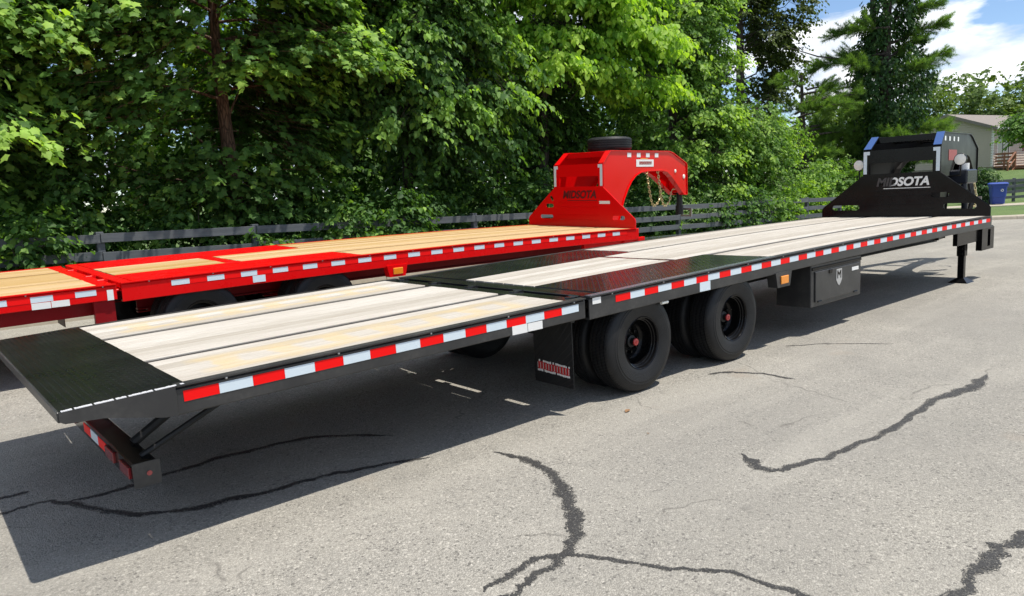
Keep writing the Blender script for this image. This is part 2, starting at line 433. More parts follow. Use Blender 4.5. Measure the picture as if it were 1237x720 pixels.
class MB:
    def __init__(self):
        self.v = []
        self.f = []
    def add(self, vs, fs):
        b = len(self.v)
        self.v += [tuple(x) for x in vs]
        self.f += [tuple(i + b for i in f) for f in fs]
        return self
    def box(self, x0, x1, y0, y1, z0, z1, c=0.0):
        if c <= 0:
            return self.add([(x0, y0, z0), (x1, y0, z0), (x1, y1, z0), (x0, y1, z0), (x0, y0, z1), (x1, y0, z1), (x1, y1, z1), (x0, y1, z1)],
                            [(0, 3, 2, 1), (4, 5, 6, 7), (0, 1, 5, 4), (1, 2, 6, 5), (2, 3, 7, 6), (3, 0, 4, 7)])
        lo = (x0, y0, z0); hi = (x1, y1, z1)
        vs = []; idx = {}
        for cx in (0, 1):
            for cy in (0, 1):
                for cz in (0, 1):
                    for ax in range(3):
                        p = []
                        for k, s in enumerate((cx, cy, cz)):
                            base = hi[k] if s else lo[k]
                            if k != ax: base += -c if s else c
                            p.append(base)
                        idx[(cx, cy, cz, ax)] = len(vs)
                        vs.append(p)
        fs = []
        for ax in range(3):
            o1, o2 = [k for k in range(3) if k != ax]
            for s in (0, 1):
                q = []
                for a, b in ((0, 0), (1, 0), (1, 1), (0, 1)):
                    k = [0, 0, 0]; k[ax] = s; k[o1] = a; k[o2] = b
                    q.append(idx[tuple(k) + (ax,)])
                fs.append(q)
        for ax in range(3):
            o1, o2 = [k for k in range(3) if k != ax]
            for a in (0, 1):
                for b in (0, 1):
                    k0 = [0, 0, 0]; k1 = [0, 0, 0]
                    k0[o1] = k1[o1] = a; k0[o2] = k1[o2] = b; k1[ax] = 1
                    k0, k1 = tuple(k0), tuple(k1)
                    fs.append([idx[k0 + (o1,)], idx[k1 + (o1,)], idx[k1 + (o2,)], idx[k0 + (o2,)]])
        for cx in (0, 1):
            for cy in (0, 1):
                for cz in (0, 1):
                    fs.append([idx[(cx, cy, cz, 0)], idx[(cx, cy, cz, 1)], idx[(cx, cy, cz, 2)]])
        return self.add(vs, fs)
    def tube(self, path, rad, n=10, caps=True):
        path = [Vector(p) for p in path]
        rs = rad if isinstance(rad, (list, tuple)) else [rad] * len(path)
        b = len(self.v)
        prev = None
        for i, p in enumerate(path):
            d = (path[min(i + 1, len(path) - 1)] - path[max(i - 1, 0)])
            if d.length < 1e-9: d = Vector((0, 0, 1))
            d.normalize()
            if prev is None:
                a = d.orthogonal().normalized()
            else:
                a = (prev - d * prev.dot(d))
                a = a.normalized() if a.length > 1e-6 else d.orthogonal().normalized()
            prev = a
            c = d.cross(a)
            for k in range(n):
                t = 2 * math.pi * k / n
                q = p + (a * math.cos(t) + c * math.sin(t)) * rs[i]
                self.v.append((q.x, q.y, q.z))
        for i in range(len(path) - 1):
            for k in range(n):
                k2 = (k + 1) % n
                self.f.append((b + i * n + k, b + i * n + k2, b + (i + 1) * n + k2, b + (i + 1) * n + k))
        if caps:
            self.f.append(tuple(b + k for k in reversed(range(n))))
            self.f.append(tuple(b + (len(path) - 1) * n + k for k in range(n)))
        return self
    def lathe(self, prof, n=48, axis='y', c=(0, 0, 0), closed=False):
        """prof: (radius, along-axis)"""
        b = len(self.v)
        for r, h in prof:
            for k in range(n):
                t = 2 * math.pi * k / n
                u, w = r * math.cos(t), r * math.sin(t)
                p = (u, h, w) if axis == 'y' else ((u, w, h) if axis == 'z' else (h, u, w))
                self.v.append((p[0] + c[0], p[1] + c[1], p[2] + c[2]))
        m_ = len(prof)
        for i in range(m_ if closed else m_ - 1):
            j = (i + 1) % m_
            for k in range(n):
                k2 = (k + 1) % n
                self.f.append((b + i * n + k, b + i * n + k2, b + j * n + k2, b + j * n + k))
        return self
    def plate(self, loops, fn, th):
        """2-D outline with holes -> solid plate; fn(u, v, w) gives the 3-D point, w in 0..th"""
        polys = [[Vector((u, v, 0)) for u, v in lp] for lp in loops]
        tris = tessellate_polygon(polys)
        flat = [p for lp in loops for p in lp]
        b = len(self.v)
        N = len(flat)
        for w in (0, th):
            for u, v in flat:
                self.v.append(tuple(fn(u, v, w)))
        for t in tris:
            self.f.append((b + t[0], b + t[1], b + t[2]))
            self.f.append((b + N + t[2], b + N + t[1], b + N + t[0]))
        o = 0
        for lp in loops:
            n = len(lp)
            for i in range(n):
                j = (i + 1) % n
                self.f.append((b + o + i, b + o + j, b + N + o + j, b + N + o + i))
            o += n
        return self
    def sweep(self, sec, xs, fz, caps=True):
        """closed section of (y, dz) swept along x; fz(x) is the base height"""
        b = len(self.v)
        n = len(sec)
        for x in xs:
            z = fz(x)
            for y, dz in sec:
                self.v.append((x, y, z + dz))
        for i in range(len(xs) - 1):
            for k in range(n):
                k2 = (k + 1) % n
                self.f.append((b + i * n + k, b + i * n + k2, b + (i + 1) * n + k2, b + (i + 1) * n + k))
        if caps:
            self.f.append(tuple(b + k for k in reversed(range(n))))
            self.f.append(tuple(b + (len(xs) - 1) * n + k for k in range(n)))
        return self
    def mesh(self, name, mat, smooth=False, angle=35):
        me = bpy.data.meshes.new(name)
        me.from_pydata(self.v, [], self.f)
        me.materials.append(mat)
        bm = bmesh.new()
        bm.from_mesh(me)
        bmesh.ops.recalc_face_normals(bm, faces=bm.faces)
        if smooth:
            a = math.radians(angle)
            for f in bm.faces: f.smooth = True
            for e in bm.edges:
                if len(e.link_faces) == 2 and e.calc_face_angle(0) > a: e.smooth = False
        bm.to_mesh(me)
        bm.free()
        return me
    def build(self, name, mat, parent=None, smooth=False, loc=(0, 0, 0), rot=(0, 0, 0), angle=35):
        return link(name, self.mesh(name, mat, smooth, angle), parent, loc, rot)

def fast_mesh(name, V, F, mat, tint=None, smooth=False):
    """V (n,3), F (m,k) numpy -> mesh without python loops; tint is one value per vertex"""
    me = bpy.data.meshes.new(name)
    me.vertices.add(len(V))
    me.vertices.foreach_set('co', np.ascontiguousarray(V, np.float32).ravel())
    k = F.shape[1]
    me.loops.add(F.size)
    me.loops.foreach_set('vertex_index', np.ascontiguousarray(F, np.int32).ravel())
    me.polygons.add(len(F))
    me.polygons.foreach_set('loop_start', np.arange(0, F.size, k, dtype=np.int32))
    if smooth:
        me.polygons.foreach_set('use_smooth', np.ones(len(F), bool))
    if tint is not None:
        at = me.attributes.new('tint', 'FLOAT', 'POINT')
        at.data.foreach_set('value', np.ascontiguousarray(tint, np.float32))
    me.materials.append(mat)
    me.update(calc_edges=True)
    return me

def text_mesh(s, size, mat, depth=0.0015, shear=0.0, sx=1.0, bold=0.0):
    cu_ = bpy.data.curves.new('lettering', 'FONT')
    cu_.body = s
    cu_.size = size
    cu_.shear = shear
    cu_.extrude = depth
    cu_.offset = bold
    cu_.align_x = 'CENTER'
    cu_.align_y = 'CENTER'
    o = bpy.data.objects.new('lettering', cu_)
    col.objects.link(o)
    dg = bpy.context.evaluated_depsgraph_get()
    me = bpy.data.meshes.new_from_object(o.evaluated_get(dg))
    bpy.data.objects.remove(o)
    me.materials.clear()
    me.materials.append(mat)
    for v in me.vertices: v.co.x *= sx
    return me

def sstep(a, b, x):
    t = min(1.0, max(0.0, (x - a) / (b - a)))
    return t * t * (3 - 2 * t)

def nstep(a, b, x):
    t = np.clip((x - a) / (b - a), 0, 1)
    return t * t * (3 - 2 * t)

# ------------------------------------------------------------------ ground
KX = [-400, 14, 18, 22, 24.8, 27, 40, 70, 400]
KY = [8.05, 8.05, 8.0, 7.3, 6.0, 4.4, -5.5, -40, -60]
def kerb_y(x): return np.interp(x, KX, KY)
def G(x, y):
    """height of the lot: level under the black trailer, rising to the kerb side, falling away ahead"""
    x = np.asarray(x, float); y = np.asarray(y, float)
    A = np.interp(y, [-100, 2.3, 4.1, 6.7, 8.4, 60], [0, 0, 0.10, 0.165, 0.20, 0.20])
    S = nstep(2.3, 4.4, y)
    B = np.interp(x, [-60, -10, -2, 5, 12, 20, 36, 200], [0.12, 0.07, 0, -0.063, -0.17, -0.36, -0.52, -0.52])
    Cx = np.interp(x, [2, 8, 20, 36, 200], [0, -0.03, -0.12, -0.32, -0.32])
    return A + S * B + (1 - S) * Cx
def T(x, y):
    """height of the grass land beyond the kerb"""
    x = np.asarray(x, float); y = np.asarray(y, float)
    ky = kerb_y(x)
    d = y - ky
    base = G(x, np.minimum(y, ky)) + 0.09
    rise = 1.50 * nstep(39, 55, x) + 0.9 * nstep(60, 140, x)
    back = 0.25 * nstep(4, 14, d) * (1 - nstep(20, 30, x))
    return base + rise * nstep(6, 14, d + 3) + back

def grid_sheet(name, xs, ys_fn, ny, hf, mat, lift=0.0):
    V = []; F = []
    for x in xs:
        y0, y1 = ys_fn(x)
        u = np.linspace(0, 1, ny)
        for y in y0 + (y1 - y0) * u:
            V.append((x, y, float(hf(x, y)) + lift))
    nx = len(xs)
    for i in range(nx - 1):
        for j in range(ny - 1):
            F.append((i * ny + j, (i + 1) * ny + j, (i + 1) * ny + j + 1, i * ny + j + 1))
    return link(name, fast_mesh(name, np.array(V), np.array(F), mat, smooth=True))

xs = sorted(set([-60, -40, -25, -15, -10] + list(np.arange(-8, 46, 1.0)) + [50, 60, 70, 100, 150, 220]))
lot = grid_sheet('parking_lot', xs, lambda x: (-45, float(kerb_y(x))), 110, G, MT['asphalt'])
prop(lot, 'weathered grey asphalt lot with tar sealed cracks', 'parking lot', kind='structure')
V = []; F = []
xs2 = sorted(set([-300, -200, -120, -60, -40, -25, -15] + list(np.arange(-10, 80, 1.0)) + [90, 110, 140, 180, 240, 320, 400]))
dd = [0.38, 0.6, 0.9, 1.5, 2.5, 4, 6, 8, 10, 12, 15, 20, 26, 34, 45, 60, 90, 140, 220, 400, 800]
for x in xs2:
    for d in dd:
        y = float(kerb_y(x)) + d
        V.append((x, y, float(T(x, y))))
n = len(dd)
for i in range(len(xs2) - 1):
    for j in range(n - 1):
        F.append((i * n + j, (i + 1) * n + j, (i + 1) * n + j + 1, i * n + j + 1))
lawn = link('lawn', fast_mesh('lawn', np.array(V), np.array(F), MT['lawn'], smooth=True))
prop(lawn, 'green lawn beyond the kerb reaching to the house', 'lawn', kind='structure')

# kerb, cast in lengths with small joints
kerb = empty('kerb')
prop(kerb, 'low tan concrete kerb along the edge of the lot', 'kerb', kind='structure')
kx = -14.0
while kx < 44:
    x1 = kx + 2.4
    mb = MB()
    rows = []
    pts = np.linspace(kx, x1 - 0.012, 5)
    for x in pts:
        y = float(kerb_y(x)); g = float(G(x, y))
        slope = (float(kerb_y(x + 0.1)) - float(kerb_y(x - 0.1))) / 0.2
        nrm = Vector((-slope, 1, 0)).normalized()
        sec = [(-0.02, -0.08), (-0.02, 0.015), (0.0, 0.10), (0.03, 0.125), (0.36, 0.135), (0.39, 0.12), (0.39, -0.08)]
        rows.append([(x + nrm.x * a, y + nrm.y * a, g + b) for a, b in sec])
    k = len(rows[0])
    vs = [p for r_ in rows for p in r_]
    fs = [(i * k + j, (i + 1) * k + j, (i + 1) * k + (j + 1) % k, i * k + (j + 1) % k) for i in range(len(rows) - 1) for j in range(k)]
    fs += [tuple(range(k)), tuple((len(rows) - 1) * k + j for j in range(k))]
    mb.add(vs, fs)
    mb.build('kerb_stone', MT['concrete'], kerb, smooth=True)
    kx = x1

# pavement slab strip behind the far kerb, where the bin stands
mb = MB()
pa, pb = Vector((26.0, 14.2, 0)), Vector((46.0, -0.4, 0))
dirp = (pb - pa).normalized(); nrp = Vector((-dirp.y, dirp.x, 0))
pave = empty('pavement')
prop(pave, 'pale concrete footpath under the blue bin', 'pavement', kind='structure')
Lp = (pb - pa).length
i = 0
while i * 1.8 < Lp:
    mb = MB()
    c0 = pa + dirp * (i * 1.8); c1 = pa + dirp * (i * 1.8 + 1.785)
    P4 = [c0 - nrp * 1.0, c1 - nrp * 1.0, c1 + nrp * 0.9, c0 + nrp * 0.9]
    top = [(p.x, p.y, float(T(p.x, p.y)) + 0.03) for p in P4]
    bot = [(p[0], p[1], p[2] - 0.2) for p in top]
    mb.add(top + bot, [(0, 1, 2, 3), (0, 4, 5, 1), (1, 5, 6, 2), (2, 6, 7, 3), (3, 7, 4, 0)])
    mb.build('slab', MT['concrete'], pave)
    i += 1

# tar-sealed cracks: thin raised ribbons with ragged edges
CR = {
 'c1': ([(-1.306, -0.092), (-1.272, -0.376), (-1.351, -0.666), (-1.501, -0.933), (-1.664, -1.173), (-1.833, -1.303), (-2.04, -1.403), (-2.241, -1.447), (-2.386, -1.453), (-2.544, -1.487), (-2.9, -1.6)], (0.035, 0.075)),
 'c2': ([(-2.42, -1.36), (-2.305, -1.331), (-2.168, -1.311), (-2.058, -1.33), (-1.965, -1.396), (-1.865, -1.534), (-1.751, -1.77), (-1.616, -1.932), (-1.573, -2.066), (-1.554, -2.279), (-1.58, -2.6)], (0.022, 0.04)),
 'c3': ([(-0.34, -1.28), (-0.443, -1.501), (-0.393, -1.576), (-0.09, -1.645), (0.354, -1.742), (0.879, -1.732), (1.447, -1.735), (1.897, -1.777), (2.428, -1.783)], (0.03, 0.085)),
 'c4': ([(-1.6, -2.69), (-1.359, -2.701), (-1.172, -2.708), (-0.896, -2.708), (-0.663, -2.73), (-0.482, -2.78), (-0.224, -2.883), (0.3, -3.0)], (0.05, 0.075)),
 'c5': ([(-4.3, 1.40), (-3.842, 1.31), (-3.682, 1.299), (-3.565, 1.239), (-3.351, 0.807), (-3.188, 0.599), (-2.951, 0.499), (-2.647, 0.417), (-2.256, 0.352), (-1.902, 0.258), (-1.666, 0.141)], (0.03, 0.055)),
 'c6': ([(-3.56, 1.20), (-3.272, 1.164), (-2.977, 1.203), (-2.656, 1.23), (-2.27, 1.194), (-1.892, 1.069), (-1.591, 0.715)], (0.03, 0.055)),
 'c7': ([(-4.1, 1.585), (-3.936, 1.578), (-3.815, 1.566), (-3.668, 1.566)], (0.04, 0.05)),
 'c8': ([(1.127, -0.031), (1.301, -0.166), (1.397, -0.386), (1.415, -0.677)], (0.03, 0.05)),
 'c9': ([(2.492, -0.009), (2.815, -0.27), (3.156, -0.76)], (0.012, 0.022)),
 'c10': ([(4.2, -3.0), (4.6, -2.4), (5.2, -2.2), (5.9, -2.4)], (0.02, 0.03)),
}
CR_LABEL = {'c1': 'curling tar sealed crack at the bottom centre of the lot', 'c2': 'thin tar sealed crack crossing the bottom of the curling one',
 'c3': 'long straight tar sealed crack in the open sunny asphalt', 'c4': 'wide tar sealed crack in the bottom right corner',
 'c5': 'long tar sealed crack along the edge of the trailer shadow', 'c6': 'tar sealed crack running under the raised tail in shade',
 'c7': 'short stub of tar sealer at the left edge in shade', 'c8': 'short tar sealed crack beside the rear tyre',
 'c9': 'faint hairline tar crack beside the tool box shadow', 'c10': 'small tar mark far right on the asphalt'}
def catmull(pts, m=10):
    P = [np.array(p, float) for p in pts]
    P = [2 * P[0] - P[1]] + P + [2 * P[-1] - P[-2]]
    out = []
    for i in range(1, len(P) - 2):
        for t in np.linspace(0, 1, m, endpoint=False):
            a, b, c, d = P[i - 1], P[i], P[i + 1], P[i + 2]
            out.append(0.5 * (2 * b + (c - a) * t + (2 * a - 5 * b + 4 * c - d) * t * t + (3 * b - a - 3 * c + d) * t ** 3))
    out.append(P[-2])
    return np.array(out)
def fbm1(nv, seed, octs=((6, 1.0), (13, .6), (31, .4))):
    r_ = np.random.default_rng(seed)
    x = np.linspace(0, 1, nv); o = np.zeros(nv)
    for f, a in octs:
        k = max(4, int(f * nv / 120) + 3)
        o += a * np.interp(x, np.linspace(0, 1, k), r_.normal(size=k))
    return o
for ci, (key, (pts, (w0, w1))) in enumerate(CR.items()):
    c = catmull(pts, 26)
    nv = len(c)
    d = np.gradient(c, axis=0); d /= np.linalg.norm(d, axis=1)[:, None]
    nr = np.stack([-d[:, 1], d[:, 0]], 1)
    c = c + nr * (fbm1(nv, ci + 5, ((7, .6), (16, .5), (34, .25)))[:, None] * w1 * 0.30)
    u = np.linspace(0, 1, nv)
    w0, w1 = w0 * 1.45, w1 * 1.25
    wbase = w0 + (w1 - w0) * (0.5 + 0.5 * np.sin(u * 6.0 + ci))
    taper = np.minimum(1, np.minimum(u, 1 - u) / 0.07 + 0.12)
    wl = np.clip(wbase * taper * (1 + 0.28 * fbm1(nv, ci * 3 + 50, ((6, .6), (20, .6), (60, .4)))), 0.003, None) * 0.5
    wr = np.clip(wbase * taper * (1 + 0.28 * fbm1(nv, ci * 3 + 90, ((6, .6), (20, .6), (60, .4)))), 0.003, None) * 0.5
    Lf = c + nr * wl[:, None]; Rt = c - nr * wr[:, None]
    V = []
    for a, b, cc in zip(Lf, Rt, c):
        V += [(a[0], a[1], float(G(*a)) + 0.0015), (cc[0], cc[1], float(G(*cc)) + 0.005), (b[0], b[1], float(G(*b)) + 0.0015)]
    F = [(3 * i + j, 3 * i + 3 + j, 3 * i + 4 + j, 3 * i + 1 + j) for i in range(nv - 1) for j in (0, 1)]
    o = link('sealed_crack', fast_mesh('sealed_crack', np.array(V), np.array(F), MT['tar'], np.tile([0.0, 1.0, 0.0], nv), smooth=True))
    prop(o, CR_LABEL[key], 'sealed crack', kind='structure')

# ------------------------------------------------------------------ trailers
W = 2.59
def tyre_mesh():
    R0, wd = 0.4045, 0.228
    h = wd / 2
    prof = []
    # outer sidewall from the bead outwards, across the grooved tread, back to the inner bead
    side = [(0.205, -h + 0.012), (0.218, -h + 0.002), (0.245, -h - 0.004), (0.29, -h - 0.010), (0.315, -h - 0.012), (0.318, -h - 0.009), (0.335, -h - 0.009),
            (0.338, -h - 0.006), (0.365, -h + 0.000), (0.385, -h + 0.010), (0.396, -h + 0.022), (0.401, -h + 0.032)]
    prof += side
    for g in (-0.062, -0.021, 0.021, 0.062):
        prof += [(R0, g - 0.007), (R0 - 0.011, g - 0.004), (R0 - 0.011, g + 0.004), (R0, g + 0.007)]
    prof += [(r_, -y) for r_, y in reversed(side)]
    return MB().lathe(prof, 72, closed=False).mesh('tyre', MT['rubber'], True, 28)
def rim_mesh(mat):
    h = 0.114
    prof = [(0.207, -h + 0.014), (0.214, -h + 0.004), (0.210, -h + 0.0), (0.203, -h + 0.004), (0.199, -h + 0.012), (0.197, -h + 0.030), (0.190, -h + 0.034), (0.188, -h + 0.050), (0.181, -h + 0.054), (0.180, -h + 0.084), (0.184, -h + 0.088), (0.184, -h + 0.110),
            (0.178, -h + 0.135), (0.170, -h + 0.150), (0.155, -h + 0.162), (0.120, -h + 0.158), (0.112, -h + 0.150), (0.070, -h + 0.150), (0.066, -h + 0.156), (0.0, -h + 0.156)]
    mb = MB().lathe(prof, 56)
    mb.lathe([(0.207, h - 0.014), (0.190, h - 0.02), (0.186, 0.02)], 40)
    for k in range(8):                                   # wheel studs and nuts
        t = 2 * math.pi * k / 8
        mb.lathe([(0.0, -h + 0.118), (0.012, -h + 0.120), (0.014, -h + 0.128), (0.014, -h + 0.155)], 6, c=(0.092 * math.cos(t), 0, 0.092 * math.sin(t)))
    return mb.mesh('rim', mat, True, 30)
def hub_mesh():
    mb = MB().lathe([(0.0, -0.046), (0.024, -0.046), (0.030, -0.042), (0.030, -0.010), (0.050, -0.004), (0.052, 0.03), (0.066, 0.045)], 28)
    return mb.mesh('hub', MT['under'], True)
def cap_mesh():
    mb = MB().lathe([(0.0, -0.060), (0.012, -0.060), (0.014, -0.056), (0.026, -0.054), (0.030, -0.050), (0.030, -0.038), (0.026, -0.034)], 24)
    return mb.mesh('oil_cap', MT['hubred'], True)
TYRE, HUB, CAP = tyre_mesh(), hub_mesh(), cap_mesh()
RIM = rim_mesh(MT['black'])

def add_wheel(root, x, y, outward=-1, z=0.4045):
    w = empty('wheel', (x, y, z), (0, 0, 0 if outward < 0 else math.pi), root)
    a = random.random() * 6
    link('tyre', TYRE, w, rot=(0, a, 0))
    link('rim', RIM, w, rot=(0, a, 0))
    h = link('hub', HUB, w)
    link('oil_cap', CAP, w)
    return w

def lugs(mb, x0, x1, y0, y1, fz, step=0.031):
    nx = int((x1 - x0) / step); ny = int((y1 - y0) / step)
    for i in range(nx):
        for j in range(ny):
            x = x0 + (i + 0.5) * step; y = y0 + (j + 0.5) * step
            a = math.pi / 4 if (i + j) % 2 else -math.pi / 4
            c, s = math.cos(a), math.sin(a)
            z = fz(x)
            lx, ly, hh = 0.0125, 0.0042, 0.0014
            P = [(-lx, 0), (0, -ly), (lx, 0), (0, ly)]
            vs = [(x + u * c - v * s, y + u * s + v * c, z + 0.0003) for u, v in P] + [(x, y, z + hh)]
            mb.add(vs, [(0, 1, 4), (1, 2, 4), (2, 3, 4), (3, 0, 4)])

def seg(a, b, step=0.6):
    k = max(1, int(round((b - a) / step)))
    return [a + (b - a) * i / k for i in range(k + 1)]

def chain(mb, pts, pitch=0.048, r_=0.0065):
    c = catmull([p[:2] for p in pts], 40); zc = catmull([(p[2], 0) for p in pts], 40)[:, 0]
    P = np.column_stack([c, zc])
    dl = np.r_[0, np.cumsum(np.linalg.norm(np.diff(P, axis=0), axis=1))]
    k = int(dl[-1] / pitch)
    for i in range(k):
        s0 = (i + 0.5) * pitch
        p = np.array([np.interp(s0, dl, P[:, a]) for a in range(3)])
        q = np.array([np.interp(s0 + 0.01, dl, P[:, a]) for a in range(3)])
        d = Vector(q - p).normalized()
        o1 = d.orthogonal().normalized(); o2 = d.cross(o1)
        side = o1 if i % 2 else o2
        ring = []
        for t in range(9):
            an = 2 * math.pi * t / 8
            ring.append(Vector(p) + d * (math.cos(an) * 0.034) + side * (math.sin(an) * 0.018))
        mb.tube(ring, r_, 5, caps=False)

def slot(cx, cz, w, h, ang=0.0, n=5):
    pts = []
    r_ = h / 2
    for sgn in (1, -1):
        for i in range(n + 1):
            a = -math.pi / 2 + math.pi * i / n
            pts.append((sgn * (w / 2 - r_) + sgn * r_ * math.cos(a), sgn * r_ * math.sin(a)))
    c, s = math.cos(ang), math.sin(ang)
    return [(cx + u * c - v * s, cz + u * s + v * c) for u, v in pts]

def trailer(cfg):
    root = empty('flatbed_trailer', cfg['loc'], cfg['rot'])
    prop(root, cfg['label'], 'trailer', 'gooseneck flatbed trailers parked side by side')
    P, rail_m, plate_m, wood_m, wood_d = cfg['paint'], cfg['rail'], cfg['plate'], cfg['wood'], cfg['wood_dove']
    und = cfg['under']
    hg = cfg['hinge']
    end = cfg['end']
    k, xm, zt = cfg['camber']
    def zf(x): return zt - k * (x - xm) ** 2
    zh = zf(hg)
    def zd(x): return zh - 0.013 * (hg - x) - 0.004
    x_f0 = hg + 0.045
    tail, wd0, wd1 = hg - 3.325, hg - 2.795, hg - 0.15
    pe = cfg['plate_end']

    # ---- side rails with the reflective tape as sub-parts
    def rail(x0, x1, fz, near, h0=0.165):
        s = 1 if near else -1
        o = 0 if near else W
        lip = [(-0.012, 0.0), (0.05, 0.0), (0.05, -0.014), (-0.004, -0.014), (-0.012, -0.008)]
        web = [(0.0, -0.024), (0.014, -0.0142), (0.062, -0.0142), (0.062, -0.024), (0.010, -0.026), (0.010, -h0 + 0.010), (0.06, -h0 + 0.010), (0.06, -h0), (0.004, -h0), (0.0, -h0 + 0.006)]
        mb = MB()
        mb.sweep([(o + s * y, z) for y, z in lip], seg(x0, x1), fz)
        mb.sweep([(o + s * y, z) for y, z in web], seg(x0, x1), fz)
        return mb.build('side_rail', rail_m, root)
    rn = rail(x_f0, end + 0.02, zf, True, cfg.get('rail_h', 0.175))
    rail(x_f0, end + 0.02, zf, False, cfg.get('rail_h', 0.175))
    dn = rail(wd0 - 0.04, hg, zd, True, 0.150)
    rail(wd0 - 0.04, hg, zd, False, 0.150)
    hp = cfg['pitch'] / 2
    tm = {}
    for c in 'wr':
        mb = MB().box(0, hp - 0.0015, -0.0025, 0.001, -0.088, -0.035)
        tm[c] = mb.mesh('reflective_strip', MT['tape_' + c])
    def tape(x0, cnt, first, fz, rl, last_short=0):
        for i in range(cnt):
            x = x0 + i * hp
            c = first if i % 2 == 0 else ('w' if first == 'r' else 'r')
            sl = (fz(x + hp) - fz(x)) / hp
            o = link('reflective_strip', tm[c], rl, (x, 0, fz(x)), (0, -math.atan(sl), 0))
    tape(cfg['tape0'], cfg['tape_n'], cfg['tape_c'], zf, rn)
    tape(cfg['dtape0'], cfg['dtape_n'], cfg['dtape_c'], zd, dn)
    # small bolts / clearance studs on the rails
    for rl, fz, a, b in ((rn, zf, x_f0 + 0.25, end - 0.1), (dn, zd, wd0 + 0.2, hg - 0.1)):
        x = a
        while x < b:
            MB().lathe([(0, -0.010), (0.006, -0.008), (0.008, 0.0)], 8, c=(x, 0, fz(x) - 0.016)).build('bolt', MT['steel'], rl, True)
            x += 0.62

    # ---- deck planks, one object each
    bands = ((0.052, 0.700, 5), (0.796, 1.740, 7), (1.836, 2.538, 5))
    def planks(x0, x1, y0, y1, cnt, fz, mat):
        w = (y1 - y0) / cnt
        for i in range(cnt):
            a, b = y0 + i * w + 0.0025, y0 + (i + 1) * w - 0.0025
            dz = random.uniform(-0.002, 0.0015)
            c = 0.005
            sec = [(a, -0.038 + dz), (b, -0.038 + dz), (b, -c + dz - 0.002), (b - c, dz - 0.002), (a + c, dz - 0.002), (a, -c + dz - 0.002)]
            MB().sweep(sec, seg(x0 + random.uniform(0, 0.006), x1 - random.uniform(0, 0.006)), fz).build('deck_plank', mat, root)
    for y0, y1, cnt in bands:
        planks(wd0 + 0.01, wd1, y0, y1, cnt, zd, wood_d)
    planks(cfg['mid0'], cfg['seam'][0], *bands[1], zf, wood_m)
    planks(cfg['seam'][1], end - 0.01, *bands[1], zf, wood_m)
    planks(pe + 0.01, end - 0.01, *bands[0], zf, wood_m)
    planks(pe + 0.03, end - 0.01, *bands[2], zf, wood_m)
    # steel strips between the plank bands
    for y in (0.703, 1.743):
        for x0, x1, fz in ((wd0 + 0.01, wd1, zd), (pe, end - 0.01, zf)):
            mb = MB().sweep([(y, -0.03), (y + 0.090, -0.03), (y + 0.090, -0.014), (y, -0.014)], seg(x0, x1), fz)
            mb.build('deck_strip', cfg['strip'], root)
    # cross bars at the seams of the deck
    for x0, x1, fz, y0, y1 in ((wd1 + 0.004, hg - 0.006, zd, 0.0, W), (x_f0 + 0.004, cfg['mid0'] - 0.004, zf, 0.0, W), (cfg['seam'][0] + 0.003, cfg['seam'][1] - 0.003, zf, 0.75, 1.79)):
        mb = MB().box(x0, x1, y0 + 0.052, y1 - 0.052, fz((x0 + x1) / 2) - 0.06, fz((x0 + x1) / 2) - (0.003 if y0 else 0.006), 0.003)
        mb.build('cross_bar', plate_m, root)
    # hinge knuckles along the joint
    for y in cfg['knuckles']:
        mb = MB().tube([(hg + 0.018, y - 0.05, zh - 0.01), (hg + 0.018, y + 0.05, zh - 0.01)], 0.018, 10)
        mb.box(hg - 0.06, hg + 0.01, y - 0.03, y + 0.03, zh - 0.03, zh - 0.001, 0.003)
        mb.build('hinge', plate_m, root, True)
    for y0, y1 in ((0.06, 0.29), (0.56, 0.90), (1.54, 1.90), (2.18, W - 0.06)):  # added plates out of sight, breaking the sun line below into dashes
        MB().box(hg - 0.03, hg + 0.075, y0, y1, zh - 0.085, zh - 0.065, 0.003).build('slit_blocker', plate_m, root)
    # tread plates over the wheels
    for y0, y1 in ((0.052, 0.790), (1.746, W - 0.052)):
        mb = MB().sweep([(y0, -0.010), (y1, -0.010), (y1, -0.002), (y0, -0.002)], seg(x_f0 + 0.004 if y0 > 9 else cfg['mid0'], pe), zf)
        lugs(mb, cfg['mid0'] + 0.01, pe - 0.01, y0 + 0.01, y1 - 0.01, lambda x: zf(x) - 0.002)
        mb.build('tread_plate', plate_m, root)
    # tail: tapering tread plate with side cheeks and a rear lip
    zt0, zt1 = zd(wd0), zd(wd0) - 0.016
    ftail = lambda x: zt1 + (zt0 - zt1) * (x - tail) / (wd0 - tail)
    mb = MB().sweep([(0.006, -0.008), (W - 0.006, -0.008), (W - 0.006, 0.0), (0.006, 0.0)], [tail + 0.004, wd0 + 0.008], ftail)
    lugs(mb, tail + 0.02, wd0 - 0.005, 0.02, W - 0.02, ftail)
    mb.build('tail_plate', cfg['tail'], root)
    for y0 in (-0.006, W - 0.006):
        poly = [(tail, zt1 - 0.001), (wd0 - 0.042, zt0 - 0.001), (wd0 - 0.042, zt0 - 0.150), (wd0 - 0.10, zt0 - 0.145), (tail + 0.17, zt1 - 0.068), (tail + 0.02, zt1 - 0.058), (tail, zt1 - 0.045)]
        MB().plate([poly], lambda u, v, w, y0=y0: (u, y0 + w, v), 0.012).build('tail_cheek', rail_m, root)
    mb = MB().box(tail - 0.006, tail + 0.01, 0.008, W - 0.008, zt1 - 0.052, zt1 - 0.003, 0.004)
    mb.build('tail_lip', rail_m, root)
    # scuffed edge of the tail, sun glint painted into its pale colour
    wear_glint = MB()
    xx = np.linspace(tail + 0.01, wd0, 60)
    rr = np.random.default_rng(cfg['seed'])
